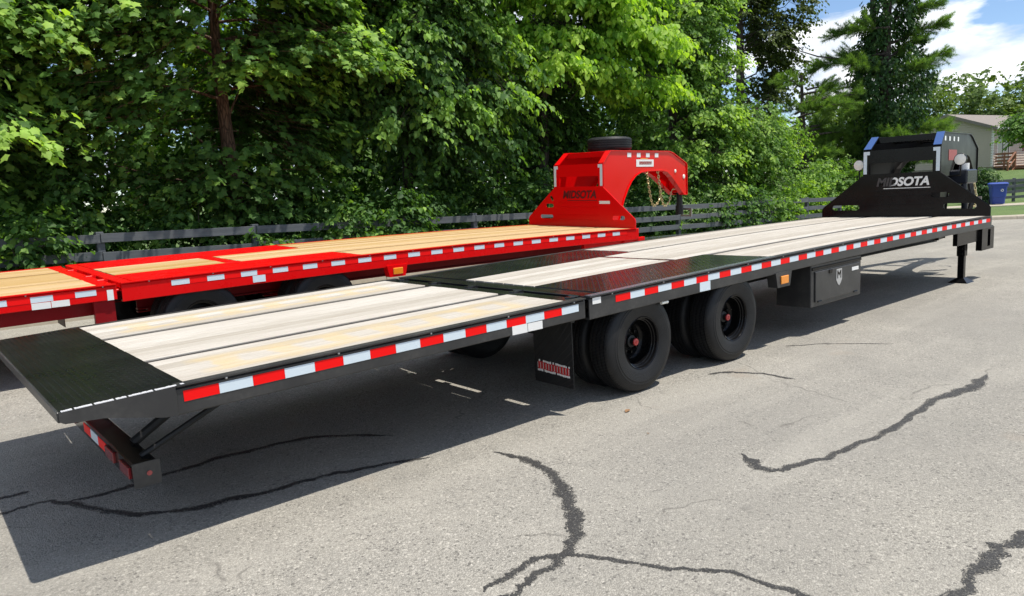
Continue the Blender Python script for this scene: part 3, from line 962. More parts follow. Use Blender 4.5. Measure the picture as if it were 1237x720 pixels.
    for a, b in zip(xx[:-1], xx[1:]):
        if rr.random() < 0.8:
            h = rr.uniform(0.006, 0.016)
            wear_glint.box(a, b - 0.0005, -0.0072, 0.004 + h, ftail(a) - 0.002, ftail(a) + 0.0012 + 0.0003 * rr.random())
    wear_glint.build('worn_glint_edge', MT['scuff_glint'], root)

    # ---- under frame
    zb = zf(2.0)
    for y in (0.72, 1.79):
        mb = MB()
        for a, b, c, d in ((0, 0.08, -0.225, -0.21), (0.034, 0.046, -0.38, -0.21), (0, 0.08, -0.395, -0.38)):
            mb.sweep([(y + a, c), (y + b, c), (y + b, d), (y + a, d)], seg(x_f0 + 0.3, end), zf)
        mb.build('main_beam', und, root)
        mb = MB().sweep([(y, -0.22), (y + 0.08, -0.22), (y + 0.08, -0.155), (y, -0.155)], seg(wd0 + 0.1, hg - 0.02), zd)
        mb.build('dove_beam', und, root)
    if cfg['dove_low']:
        for y in (0.20, W - 0.28):
            mb = MB().sweep([(y, -0.30), (y + 0.08, -0.30), (y + 0.08, -0.155), (y, -0.155)], seg(wd0 + 0.1, hg - 0.02), zd)
            mb.build('dove_frame', und, root)
        MB().box(hg - 0.20, hg - 0.02, 0.03, 0.09, 0.38, zh - 0.16, 0.004).build('dove_arm', und, root)
    cm = MB().box(-0.035, 0.035, 0.014, W - 0.014, -0.006, 0.006).box(-0.005, 0.005, 0.014, W - 0.014, -0.10, -0.006).mesh('cross_member', und)
    x = x_f0 + 0.25
    while x < end - 0.1:
        link('cross_member', cm, root, (x, 0, zf(x) - 0.048)); x += 0.41
    x = wd0 + 0.15
    while x < hg - 0.2:
        link('cross_member', cm, root, (x, 0, zd(x) - 0.048)); x += 0.41
    # ---- axles and dual wheels
    for ax in cfg['axles']:
        MB().tube([(ax, 0.4, 0.40), (ax, W - 0.4, 0.40)], 0.065, 14).build('axle', und, root, True)
        for y in (0.78, W - 0.78):
            mb = MB()
            for i in range(3):
                mb.box(ax - 0.45 + 0.1 * i, ax + 0.45 - 0.1 * i, y - 0.035, y + 0.035, 0.47 + i * 0.014, 0.483 + i * 0.014)
            mb.build('leaf_spring', und, root)
        for y, o in ((0.162, -1), (0.432, 1), (W - 0.162, 1), (W - 0.432, -1)):
            add_wheel(root, ax, y, o)
    # ---- mud flaps
    for y0 in (0.035, W - 0.455):
        mb = MB().box(hg - 0.112, hg - 0.104, y0, y0 + 0.42, 0.20, zh - 0.155, 0.002)
        fl = mb.build('mud_flap', cfg['flap'], root)
        if y0 < 1 and cfg['flap_mark']:
            mk = MB()                                      # jagged lettering-like mark, unreadable in the photograph
            mz = 0.335
            for i in range(11):
                a = y0 + 0.375 - i * 0.031
                zz = mz - 0.0013 * i
                mk.box(hg - 0.1145, hg - 0.1125, a - 0.024, a, zz - 0.030, zz + 0.030)
            mk.build('flap_mark', MT['hubred'], fl)
            mk = MB()
            rr2 = np.random.default_rng(4)
            for i in range(23):
                a = y0 + 0.382 - i * 0.0152
                zz = mz - 0.0006 * i
                for dz, hh in ((0.036, 0.010), (-0.036, 0.010)):
                    if rr2.random() < 0.9:
                        mk.box(hg - 0.1155, hg - 0.1125, a - 0.012, a - 0.001, zz + dz - hh * rr2.uniform(.5, 1), zz + dz + hh * rr2.uniform(.4, 1))
                if i % 2 == 0:
                    mk.box(hg - 0.1155, hg - 0.1146, a - 0.005, a - 0.002, zz - 0.022, zz + 0.022)
            mk.build('flap_mark_outline', MT['white'], fl)
        MB().box(hg - 0.125, hg - 0.085, y0 - 0.01, y0 + 0.44, zh - 0.175, zh - 0.151, 0.003).build('flap_bracket', und, root)
    # ---- rear bumper under the tail
    bx0, bx1 = hg - 3.005, hg - 2.885
    bm_ = MB().box(bx0, bx1, 0.285, W - 0.285, 0.292, 0.402, 0.006)
    bp = bm_.build('bumper', P, root)
    for y in (0.279, W - 0.285):
        MB().box(bx0 - 0.006, bx1 + 0.006, y, y + 0.006, 0.280, 0.410, 0.002).build('end_plate', rail_m, bp)
    for y in (0.2785, W - 0.2785):
        MB().tube([((bx0 + bx1) / 2 + 0.01, y - 0.003, 0.347), ((bx0 + bx1) / 2 + 0.01, y + 0.003, 0.347)], 0.013, 18).build('round_reflector', MT['label'], bp, True)
    for i, (a, b, mt) in enumerate(((0.34, 0.53, 'redlens'), (0.67, 0.86, 'redlens'), (0.885, 1.085, 'tape_r'), (1.09, 1.285, 'tape_w'), (1.29, 1.485, 'tape_r'), (1.73, 1.92, 'redlens'), (2.06, 2.25, 'redlens'))):
        d = 0.014 if mt == 'redlens' else 0.003
        MB().box(bx0 - d, bx0 + 0.002, a, b, 0.318, 0.378, 0.003).build('tail_light' if mt == 'redlens' else 'reflective_strip', MT[mt], bp)
    for y in (0.70, 1.85):
        MB().tube([(bx1 - 0.02, y, 0.40), (bx1 + 0.45, y + 0.02, zd(wd0) - 0.15)], 0.028, 8).build('bumper_brace', und, root, True)
        MB().tube([(bx1 - 0.05, y - 0.28, 0.40), (bx1 + 0.62, y - 0.24, zd(wd0) - 0.15)], 0.018, 8).build('bumper_brace', und, root, True)

    # ---- amber marker in its drop housing
    am = cfg['amber']
    za = zf(am) - 0.165
    poly = [(am, za), (am + 0.30, za), (am + 0.265, za - 0.145), (am + 0.035, za - 0.145)]
    hs = MB().plate([poly], lambda u, v, w: (u, -0.012 + w, v), 0.10).build('marker_housing', rail_m, root)
    MB().box(am + 0.085, am + 0.225, -0.024, -0.011, za - 0.115, za - 0.035, 0.006).build('marker_lens', MT['amber'], hs)
    # ---- stickers and plates on the rails
    for x0, x1, dz0, dz1, fz, rl, mt in cfg['stickers']:
        MB().box(x0, x1, -0.0032, 0.001, fz and zd(x0) + dz0 or zf(x0) + dz0, (zd(x0) if fz else zf(x0)) + dz1).build('sticker', MT[mt], dn if fz else rn)

    # ---- headboard
    zn = zf(end)
    holes = []
    for cx, cz, w, h, a in cfg['slots']:
        holes.append(slot(cx, cz, w, h, a))
    win = [(0.80, 0.70), (1.79, 0.70), (1.79, 0.875), (0.80, 0.875)]
    outer = [(0.012, -0.02), (W - 0.012, -0.02), (W - 0.012, 0.125), (W - 0.03, 0.155), (1.885, 0.675), (1.885, 1.085), (0.705, 1.085), (0.705, 0.675), (0.03, 0.155), (0.012, 0.125)]
    hb = MB().plate([outer, win] + holes, lambda u, v, w: (end + w, u, zn + v), 0.010).build('headboard', P, root)
    # folded stiffening edge and the pressed ribs
    for pth in ([(0.012, 0.0), (0.012, 0.125), (0.03, 0.155), (0.705, 0.675)], [(W - 0.012, 0.0), (W - 0.012, 0.125), (W - 0.03, 0.155), (1.885, 0.675)]):
        MB().tube([(end + 0.012, u, zn + v) for u, v in pth], 0.011, 8).build('edge_rod', P, hb, True)
    for i, zz in enumerate((0.42, 0.34, 0.20, 0.12)):
        MB().box(end - 0.006, end + 0.001, 0.78, 1.80, zn + zz - 0.008, zn + zz + 0.008, 0.003).build('rib', P, hb)
    if cfg['word']:
        me = text_mesh('MIDSOTA', 0.185, MT[cfg['word']], 0.0012, 0.22, 1.0, 0.007)
        if cfg['word'] == 'white':                          # the first two letters are dark grey
            lo = min(v.co.x for v in me.vertices); hi = max(v.co.x for v in me.vertices)
            me.materials.append(MT['dimtext'])
            for p_ in me.polygons:
                if p_.center.x < lo + 0.325 * (hi - lo): p_.material_index = 1
        o = link('lettering', me, hb, (end - 0.0035, 1.265, zn + 0.555), (R(90), 0, R(-90)))
        mk = MB().box(end - 0.003, end + 0.001, 0.84, 1.55, zn + 0.452, zn + 0.462)
        mk.build('lettering_underline', MT[cfg['word']], hb)
    for y0, sg in ((0.712, 1), (1.878, -1)):
        mb = MB().box(end - 0.003, end + 0.001, min(y0, y0 + sg * 0.055), max(y0, y0 + sg * 0.055), zn + 0.705, zn + 1.07)
        mb.box(end - 0.003, end + 0.001, min(y0 + sg * 0.0552, y0 + sg * 0.10), max(y0 + sg * 0.0552, y0 + sg * 0.10), zn + 1.015, zn + 1.07)
        mb.build('reflective_bracket', MT['tape_w'], hb)
    for x_, y_, z_, w_, h_, mt in cfg['hb_stickers']:
        MB().box(end - 0.003, end + 0.001, y_, y_ + w_, zn + z_, zn + z_ + h_).build('sticker', MT[mt], hb)
    # front closing rail
    MB().box(end + 0.012, end + 0.10, 0.01, W - 0.01, zn - 0.175, zn - 0.004, 0.004).build('front_rail', rail_m, root)
    for y in (0.02, W - 0.10):
        MB().plate([[(end - 0.26, zn - 0.17), (end + 0.26, zn - 0.17), (end + 0.26, zn - 0.50), (end - 0.26, zn - 0.50)],
                    [(end - 0.02, zn - 0.20), (end + 0.10, zn - 0.20), (end + 0.10, zn - 0.45), (end - 0.02, zn - 0.45)]], lambda u, v, w, y=y: (u, y + w, v), 0.08).build('stake_frame', P, root)

    # ---- gooseneck: two converging arms
    prof = [(0.030, -0.38), (0.030, 1.085), (0.25, 1.29), (2.30, 1.30), (2.45, 1.27), (3.0, 1.07), (3.03, 0.463), (2.9, 0.47), (2.40, 0.83), (2.22, 0.925), (2.05, 0.953), (1.45, 0.945), (1.25, 0.925), (1.08, 0.87),
            (0.93, 0.77), (0.80, 0.63), (0.68, 0.46), (0.58, 0.27), (0.50, 0.05), (0.46, -0.38)]
    tp = 0.14
    def arm(side, s, z, w):
        y = 0.72 + tp * s + w
        if side: y = W - y
        return (end + s, y, zn + z)
    nk = None
    for side in (0, 1):
        mb = MB().plate([prof], lambda u, v, w: arm(side, u, v, w), 0.012)
        # flange all along the outline
        n_ = len(prof)
        for i in range(n_ - 1):
            a, b = prof[i], prof[i + 1]
            d = Vector((b[0] - a[0], b[1] - a[1])).normalized()
            q = Vector((d.y, -d.x)) * 0.014
            vs = [arm(side, a[0], a[1], -0.02), arm(side, a[0], a[1], 0.10), arm(side, b[0], b[1], 0.10), arm(side, b[0], b[1], -0.02)]
            vs += [arm(side, a[0] - q.x, a[1] - q.y, -0.02), arm(side, a[0] - q.x, a[1] - q.y, 0.10), arm(side, b[0] - q.x, b[1] - q.y, 0.10), arm(side, b[0] - q.x, b[1] - q.y, -0.02)]
            mb.add(vs, [(0, 1, 2, 3), (4, 5, 6, 7), (0, 1, 5, 4), (1, 2, 6, 5), (2, 3, 7, 6), (3, 0, 4, 7)])
        o = mb.build('neck_arm', cfg['arm'], root)
        nk = nk or o
    rot_n = math.atan(tp)
    if cfg['word'] == 'white':  # tape on the bevels, blue sky reflection painted into its colour
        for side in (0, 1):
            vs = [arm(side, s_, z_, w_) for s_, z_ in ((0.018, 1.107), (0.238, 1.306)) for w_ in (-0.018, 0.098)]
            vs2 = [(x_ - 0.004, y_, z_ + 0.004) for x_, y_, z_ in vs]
            MB().add(vs + vs2, [(0, 1, 3, 2), (4, 5, 7, 6), (0, 1, 5, 4), (1, 3, 7, 5), (3, 2, 6, 7), (2, 0, 4, 6)]).build('sky_reflection_strip', MT['skyfilm'], nk)
    for s, z, w_, h_, mt in cfg['arm_marks']:
        y = 0.72 + tp * s - 0.003
        MB().box(0, w_, -0.002, 0.001, 0, h_).build('sticker', MT[mt], nk, loc=(end + s, y, zn + z), rot=(0, 0, rot_n))
    for s, z, rr_ in cfg['arm_dots']:
        y = 0.72 + tp * s - 0.003
        MB().lathe([(0, -0.012), (rr_ * 0.8, -0.010), (rr_, 0.0)], 18).build('round_reflector', MT['lamp'], nk, loc=(end + s, y, zn + z), rot=(0, 0, rot_n), smooth=True)
    for s, z in ((0.28, 1.25), (0.9, 1.24), (1.7, 1.24), (2.35, 1.22)):
        a = arm(0, s, z, 0.02); b = arm(1, s, z, 0.02)
        MB().box(a[0] - 0.05, a[0] + 0.05, a[1], b[1], a[2] - 0.05, a[2] + 0.045, 0.004).build('neck_tie', P, root)
    a = arm(0, 2.55, 1.0, 0.012); b = arm(1, 2.55, 1.0, 0.012)
    MB().box(end + 2.86, end + 3.05, arm(0, 2.9, 0, 0.012)[1], arm(1, 2.9, 0, 0.012)[1], zn + 0.50, zn + 1.06, 0.006).build('coupler_block', P, root)
    cx = end + 3.0
    cp = MB().tube([(cx, W / 2, zn + 0.70), (cx, W / 2, zn + 0.22)], 0.062, 20).build('coupler_tube', MT['under'], root, True)
    MB().tube([(cx, W / 2, zn + 0.24), (cx, W / 2, zn + 0.06)], 0.080, 20).build('ball_socket', MT['under'], cp, True)
    MB().plate([[(-0.13, 0.03), (0.13, 0.03), (0.13, 0.20), (-0.13, 0.20)], [(-0.08, 0.07), (0.08, 0.07), (0.08, 0.16), (-0.08, 0.16)]], lambda u, v, w: (cx + 0.09 + w, W / 2 + u - 0.1, zn + v - 0.02), 0.02).build('latch_handle', MT['steel'], cp)
    # safety chains
    for dy in (-0.10, 0.16):
        mb = MB()
        chain(mb, [(end + 1.95, W / 2 + dy - 0.15, zn + 0.95), (end + 2.08, W / 2 + dy - 0.12, zn + 0.55), (end + 2.28, W / 2 + dy - 0.05, zn + 0.27), (end + 2.52, W / 2 + dy, zn + 0.34), (end + 2.66, W / 2 + dy + 0.04, zn + 0.55), (end + 2.80, W / 2 + dy, zn + 0.60)], 0.05, 0.009)
        mb.build('safety_chain', MT['brass'], root, True)
    # cross plate behind the window opening
    MB().box(end + 0.5, end + 0.52, 0.80, 1.79, zn - 0.3, zn + 0.48).build('neck_bulkhead', P, root)

    # ---- landing jacks
    jx = cfg['jack']
    for y in (0.19, W - 0.19):
        mb = MB().box(jx - 0.055, jx + 0.055, y - 0.055, y + 0.055, 0.36, zf(jx) - 0.16, 0.006)
        for zz in np.arange(0.38, 0.66, 0.075):
            mb.box(jx - 0.085, jx + 0.085, y - 0.035, y + 0.035, zz, zz + 0.035, 0.003)
        j = mb.build('jack', P, root)
        MB().box(jx - 0.042, jx + 0.042, y - 0.042, y + 0.042, 0.03 + cfg['jack_z'], 0.37, 0.005).build('jack_leg', P, j)
        zj = cfg['jack_z']
        MB().add([(jx - 0.15, y - 0.13, zj), (jx + 0.15, y - 0.13, zj), (jx + 0.15, y + 0.13, zj), (jx - 0.15, y + 0.13, zj),
                  (jx - 0.14, y - 0.12, zj + 0.018), (jx + 0.14, y - 0.12, zj + 0.018), (jx + 0.14, y + 0.12, zj + 0.018), (jx - 0.14, y + 0.12, zj + 0.018),
                  (jx - 0.045, y - 0.045, zj + 0.075), (jx + 0.045, y - 0.045, zj + 0.075), (jx + 0.045, y + 0.045, zj + 0.075), (jx - 0.045, y + 0.045, zj + 0.075)],
                 [(3, 2, 1, 0), (0, 1, 5, 4), (1, 2, 6, 5), (2, 3, 7, 6), (3, 0, 4, 7), (4, 5, 9, 8), (5, 6, 10, 9), (6, 7, 11, 10), (7, 4, 8, 11), (8, 9, 10, 11)]).build('jack_foot', P, j)
    # beam the jacks hang from
    MB().box(jx - 0.6, jx + 0.9, 0.06, 0.12, zf(jx) - 0.36, zf(jx) - 0.165, 0.004).build('jack_beam', P, root)
    MB().box(jx - 0.6, jx + 0.9, W - 0.12, W - 0.06, zf(jx) - 0.36, zf(jx) - 0.165, 0.004).build('jack_beam', P, root)
    return root, zf, zn

black, bzf, bzn = trailer(dict(
    loc=(0, 0, 0), rot=(0, 0, 0), label='black gooseneck flatbed trailer with bleached plank deck and red and white tape', seed=3,
    paint=MT['black'], arm=MT['blackarm'], tail=MT['tailplate'], rail=MT['blackrail'], plate=MT['blackplate'], wood=MT['wood_w'], wood_dove=MT['wood_s'], strip=MT['strip'], under=MT['under'],
    dove_low=False, hinge=-0.335, end=8.40, camber=(0.0016, 5.5, 0.9268), plate_end=2.28, mid0=-0.10, seam=(1.72, 1.80), pitch=0.3422, tape0=0.0, tape_n=49, tape_c='r',
    dtape0=-3.14, dtape_n=16, dtape_c='r', knuckles=(0.12, 0.75, 1.35, 1.9, 2.45), axles=(0.358, 1.670), flap_mark=True, flap=MT['rubber'], amber=2.29, rail_h=0.175,
    stickers=((-1.04, -0.905, -0.148, -0.088, 1, 0, 'white'), (-0.90, -0.765, -0.148, -0.092, 1, 0, 'white'), (-0.255, -0.165, -0.065, -0.018, 0, 0, 'white'), (1.075, 1.228, -0.168, -0.089, 0, 0, 'tape_w')),
    slots=((0.42, 0.155, 0.46, 0.085, 0), (0.70, 0.335, 0.26, 0.075, 0), (W - 0.42, 0.155, 0.46, 0.085, 0)), word='white', 
    hb_stickers=(), arm_marks=((0.30, 1.17, 0.10, 0.07, 'white'), (0.62, 1.17, 0.10, 0.07, 'white'), (0.94, 1.17, 0.10, 0.07, 'white'), (1.26, 1.17, 0.10, 0.07, 'white'), (0.62, 0.86, 0.62, 0.17, 'label')),
    arm_dots=(), jack=7.86, jack_z=-0.035))
# tool box under the near rail of the black trailer
tb = MB().box(3.05, 4.19, 0.028, 0.42, 0.295, 0.742, 0.008).build('tool_box', MT['blackrail'], black)
MB().box(3.12, 4.13, 0.012, 0.030, 0.345, 0.665, 0.006).build('tool_box_door', MT['blackrail'], tb)
MB().box(3.06, 4.18, 0.016, 0.029, 0.682, 0.712, 0.004).build('tool_box_lip', MT['black'], tb)
sh = [(3.57, 0.645), (3.69, 0.645), (3.695, 0.53), (3.66, 0.485), (3.63, 0.465), (3.60, 0.485), (3.565, 0.53)]
em = MB().plate([sh], lambda u, v, w: (u, 0.0085 + w, v), 0.003).build('emblem', MT['silver'], tb)
sh2 = [(3.585, 0.63), (3.60, 0.63), (3.628, 0.60), (3.656, 0.63), (3.673, 0.63), (3.673, 0.545), (3.656, 0.545), (3.656, 0.60), (3.628, 0.57), (3.602, 0.60), (3.602, 0.545), (3.585, 0.545)]
MB().plate([sh2], lambda u, v, w: (u, 0.0070 + w, v), 0.003).build('emblem_figure', MT['black'], tb)
la = MB().box(3.40, 3.47, 0.004, 0.013, 0.62, 0.66, 0.002).build('latch', MT['black'], tb)
for hx in (3.20, 4.02):
    MB().tube([(hx - 0.04, 0.011, 0.350), (hx + 0.04, 0.011, 0.350)], 0.009, 8).build('door_hinge', MT['black'], tb, True)
MB().box(3.93, 4.09, 0.0085, 0.0125, 0.590, 0.628, 0.001).build('door_sticker', MT['white'], tb)
mb = MB().sweep([(-0.011, 0.0005), (0.05, 0.0005), (0.05, 0.003), (-0.011, 0.003)], seg(-0.28, 2.3), bzf)  # added bar along the lip, carries its sky sheen as colour
mb.build('lip_sheen_bar', MT['lipsheen'], black)
MB().tube([(0.575, 0.02, bzf(0.6) - 0.188), (0.655, 0.02, bzf(0.6) - 0.188)], 0.014, 10).build('side_light', MT['lamp'], black, True)
# work lamps and pump gear on the neck of the black trailer
for y, x in ((0.50, 8.62), (2.02, 8.55)):
    lp = MB().lathe([(0.0, 0.075), (0.05, 0.07), (0.088, 0.02), (0.092, -0.01), (0.086, -0.018)], 28, axis='x').build('work_lamp', MT['black'], black, True, loc=(x, y, bzn + 0.86))
    MB().lathe([(0.0, -0.030), (0.05, -0.026), (0.082, -0.016), (0.085, -0.010)], 28, axis='x').build('lamp_lens', MT['lamp'], lp, True)
    MB().tube([(x + 0.02, y, bzn + 0.78), (x + 0.02, y, bzn + 0.62), (x + 0.02, y + (0.25 if y < 1 else -0.2), bzn + 0.60)], 0.014, 8).build('lamp_bracket', MT['black'], black, True)
pb_ = MB().box(8.75, 9.20, 0.44, 0.70, bzn + 0.48, bzn + 0.70, 0.02).build('hydraulic_pump', MT['grey'], black)
MB().tube([(8.98, 0.56, bzn + 0.70), (8.98, 0.56, bzn + 0.80)], 0.07, 16).build('pump_cap', MT['white'], pb_, True)
MB().tube([(8.80, 0.50, bzn + 0.48), (8.80, 0.48, bzn + 0.15), (8.85, 0.5, bzn - 0.1)], 0.045, 12).build('pump_cylinder', MT['grey'], pb_, True)
mb = MB()
for dx in (0.0, 0.06, 0.12):
    mb.tube([(9.3 + dx, 0.70, bzn + 0.80), (9.35 + dx, 0.62, bzn + 0.55), (9.5 + dx, 0.60, bzn + 0.2), (9.45 + dx, 0.66, bzn - 0.05)], 0.022, 8)
mb.build('hydraulic_hose', MT['rubber'], black, True)
mb = MB()
chain(mb, [(9.0, 0.62, bzn + 0.72), (9.05, 0.58, bzn + 0.3), (9.1, 0.58, bzn + 0.06)], 0.055, 0.011)
chain(mb, [(10.2, 0.80, bzn + 0.5), (10.15, 0.74, bzn + 0.2), (10.0, 0.72, bzn + 0.02)], 0.055, 0.011)
mb.build('hanging_chain', MT['brass'], black, True)

RX, RY, RZ = -2.017, 4.121, 0.10
red, rzf, rzn = trailer(dict(
    loc=(RX, RY, RZ), rot=(0.025, 0.009, 0.01199), label='red gooseneck flatbed trailer with yellow pine plank deck parked by the fence', seed=5,
    paint=MT['red'], arm=MT['red'], tail=MT['redrail'], rail=MT['redrail'], plate=MT['redrail'], wood=MT['wood_y'], wood_dove=MT['wood_y'], strip=MT['underred'], under=MT['underred'],
    dove_low=True, hinge=-0.50, end=7.28, camber=(0.002, 4.0, 0.932), plate_end=2.20, mid0=-0.33, seam=(0.85, 1.02), pitch=0.353, tape0=0.0, tape_n=40, tape_c='w',
    dtape0=-3.321, dtape_n=15, dtape_c='w', knuckles=(0.5, 1.0, 1.9), axles=(0.30, 1.70), flap_mark=False, flap=MT['maroon'], amber=2.50, rail_h=0.185,
    stickers=((-1.20, -1.05, -0.150, -0.092, 1, 0, 'white'), (-1.045, -0.90, -0.150, -0.092, 1, 0, 'white'), (-0.585, -0.53, -0.15, -0.05, 1, 0, 'white'), (0.83, 0.97, -0.165, -0.092, 0, 0, 'tape_w')),
    slots=((W - 0.50, 0.165, 0.34, 0.07, 0), (W - 0.585, 0.365, 0.20, 0.07, 0), (W - 0.64, 0.50, 0.11, 0.055, 0.9), (0.36, 0.165, 0.27, 0.07, 0)), word='darkredtext',
    hb_stickers=((0, 0.55, 0.40, 0.24, 0.05, 'white'),), arm_marks=((0.80, 1.19, 0.13, 0.075, 'white'), (1.12, 1.19, 0.13, 0.075, 'white'), (1.44, 1.19, 0.13, 0.075, 'white'), (1.76, 1.19, 0.13, 0.075, 'white'),
               (1.10, 1.02, 0.62, 0.13, 'white'), (1.20, 1.055, 0.45, 0.06, 'hubred'), (1.25, 1.155, 0.26, 0.018, 'amber')),
    arm_dots=((2.55, 0.93, 0.035), (2.90, 0.82, 0.045)), jack=6.7, jack_z=0.0))
# spare wheel lying on the red neck
sp = empty('spare_wheel')
prop(sp, 'spare wheel lying flat on top of the red gooseneck', 'spare wheel')
sp.matrix_world = red.matrix_basis @ Matrix.Translation((7.28 + 0.86, W / 2, rzn + 1.30 + 0.135)) @ Matrix.Rotation(R(-90), 4, 'X')
link('tyre', TYRE, sp)
link('rim', RIM, sp)

# ------------------------------------------------------------------ fences
def fence(name, label, pts, ztop, rails=4, h=1.16, spacing=2.42, gap=0.275, seed=1):
    """post and board fence through the points pts; ztop(x, y) is the height of the top board"""
    rr = np.random.default_rng(seed)
    root = empty(name, (pts[0][0], pts[0][1], 0))
    prop(root, label, 'fence')
    o0 = Vector((pts[0][0], pts[0][1], 0))
    for a, b in zip(pts[:-1], pts[1:]):
        a = Vector((a[0], a[1], 0)); b = Vector((b[0], b[1], 0))
        d = (b - a); Lg = d.length; d.normalize()
        nrm = Vector((-d.y, d.x, 0))
        ang = math.atan2(d.y, d.x)
        kk = max(1, int(round(Lg / spacing)))
        for i in range(kk + 1):
            p = a + d * (Lg * i / kk)
            zt_ = ztop(p.x, p.y)
            mb = MB().box(-0.055, 0.055, -0.055, 0.055, -h - 0.25, 0.03 + rr.uniform(0, 0.03), 0.006)
            mb.build('post', MT['fence'], root, loc=(p.x - o0.x, p.y - o0.y, zt_), rot=(rr.uniform(-.015, .015), rr.uniform(-.012, .012), ang))
            if i == kk: break
            q = a + d * (Lg * (i + 1) / kk)
            z2 = ztop(q.x, q.y)
            ln = (q - p).length
            for j in range(rails):
                mb = MB().box(0.006, ln - 0.006, -0.085, -0.057, -0.135, 0.0, 0.003)
                dz = -j * gap + rr.uniform(-0.008, 0.008)
                mb.build('rail', MT['fence'], root, loc=(p.x - o0.x, p.y - o0.y, zt_ + dz), rot=(0, -math.atan2(z2 - zt_ + rr.uniform(-.012, .012), ln), ang))
    return root
fence('board_fence', 'weathered black board fence in front of the tree row', [(-13.72, 9.0), (22.58, 9.0)], lambda x, y: 1.315 - 0.0225 * x, 4)
fence('board_fence', 'dark board fence behind the blue bin on the lawn', [(33.2, 12.3), (44.9, 3.7)], lambda x, y: float(T(x, y)) + 1.12, 4, seed=2)

# ------------------------------------------------------------------ house
def siding(w, h, rows, gable=None, openings=()):
    """lap siding boards, x along the wall, z up, faces -y; each board leans out at its foot"""
    mb = MB()
    rh = h / rows
    def clip(z):
        if gable is None or z <= h: return 0.0, w
        f = (z - h) / gable
        return w / 2 * f, w - w / 2 * f
    z = 0.0
    top = h + (gable or 0)
    while z < top - 0.02:
        z1 = min(z + rh, top)
        a0, b0 = clip(z); a1, b1 = clip(z1)
        spans = [(a0, b0, a1, b1)]
        for ox0, ox1, oz0, oz1 in openings:
            if z1 > oz0 and z < oz1:
                ns = []
                for s in spans:
                    if s[0] < ox0 and s[1] > ox1:
                        ns += [(s[0], ox0, s[2], ox0), (ox1, s[1], ox1, s[3])]
                    else: ns.append(s)
                spans = ns
        for p0, p1, q0, q1 in spans:
            if p1 - p0 < 0.02: continue
            mb.add([(p0, -0.05, z), (p1, -0.05, z), (q1, -0.003, z1), (q0, -0.003, z1), (p0, 0.0, z), (p1, 0.0, z)], [(0, 1, 2, 3), (0, 4, 5, 1)])
        z = z1
    return mb
MT['siding'] = plain('vinyl_siding', (0.47, 0.41, 0.33), 0.7, var=0.06, scale=2, bump=0.03)
MT['trim'] = plain('white_trim', (0.72, 0.71, 0.68), 0.5, var=0.05)
MT['shingle'] = plain('roof_shingles', (0.20, 0.175, 0.155), 0.9, var=0.35, scale=7, bump=0.6)
MT['redwood'] = plain('stained_deck_wood', (0.24, 0.105, 0.055), 0.7, var=0.25, scale=6)
MT['shutter'] = plain('dark_red_shutter', (0.14, 0.04, 0.035), 0.6)
def glassy():
    M = Mat('window_glass')
    n1 = M.noise(M.coord(), 0.8, 2)
    M.set(Base_Color=M.mix(n1, (0.02, 0.028, 0.034), (0.05, 0.065, 0.075)), Roughness=0.04, Metallic=0.0)
    M.b.inputs['Specular IOR Level'].default_value = 1.0
    return M.m
MT['glass'] = glassy()
HC = Vector((53.9, 13.35, 0)); HZ = float(T(53.9, 13.35)) - 0.02
house = empty('house', (HC.x, HC.y, HZ), (0, 0, R(-8)))
prop(house, 'beige siding house with brown shingle roof behind the lawn', 'house')
# local frame: corner at the origin, gable wall runs along +y (facing -x), long wall along +x (facing -y)
GW, GH, RG, HL = 5.9, 2.62, 1.05, 13.0
me = siding(GW, GH, 15, RG).mesh('siding', MT['siding'])
link('gable_wall', me, house, (0, GW, 0.30), (0, 0, R(-90)))
me = siding(HL, GH, 15, None, ((0.55, 2.35, -1, 2.1), (4.6, 5.5, 1.0, 2.0))).mesh('siding', MT['siding'])
link('long_wall', me, house, (0, 0, 0.30))
MB().box(0.02, HL - 0.02, 0.03, GW - 0.02, -0.6, 0.30).build('foundation', MT['concrete'], house)
MB().box(0.04, HL - 0.04, 0.10, GW - 0.04, 0.31, 2.85).build('inner_wall', MT['under'], house)
MB().box(-0.035, 0.09, -0.035, 0.0, 0.28, 2.93, 0.004).build('corner_board', MT['trim'], house)
MB().box(-0.036, -0.002, 0.0, 0.09, 0.28, 2.93, 0.004).build('corner_board', MT['trim'], house)
za_, zr_ = GH + 0.30, GH + 0.30 + RG
sl = RG / (GW / 2)
for s in (0, 1):
    y0 = -0.40 if s == 0 else GW + 0.40
    zz0 = za_ - 0.40 * sl
    vs = []
    for x in (-0.35, HL + 0.35):
        vs += [(x, y0, zz0 + 0.03), (x, GW / 2, zr_ + 0.03), (x, GW / 2, zr_ + 0.15), (x, y0, zz0 + 0.15)]
    rf = MB().add(vs, [(0, 1, 2, 3), (4, 5, 6, 7), (0, 1, 5, 4), (1, 2, 6, 5), (2, 3, 7, 6), (3, 0, 4, 7)]).build('roof', MT['shingle'], house)
    vs = []
    for x in (-0.40, -0.352):
        vs += [(x, y0, zz0 - 0.05), (x, GW / 2, zr_ - 0.05), (x, GW / 2, zr_ + 0.16), (x, y0, zz0 + 0.16)]
    MB().add(vs, [(0, 1, 2, 3), (4, 5, 6, 7), (0, 1, 5, 4), (1, 2, 6, 5), (2, 3, 7, 6), (3, 0, 4, 7)]).build('rake_board', MT['shingle'], rf)
MB().box(-0.35, HL + 0.35, -0.44, -0.402, za_ - 0.40 * sl - 0.02, za_ - 0.40 * sl + 0.16).build('gutter', MT['trim'], house)
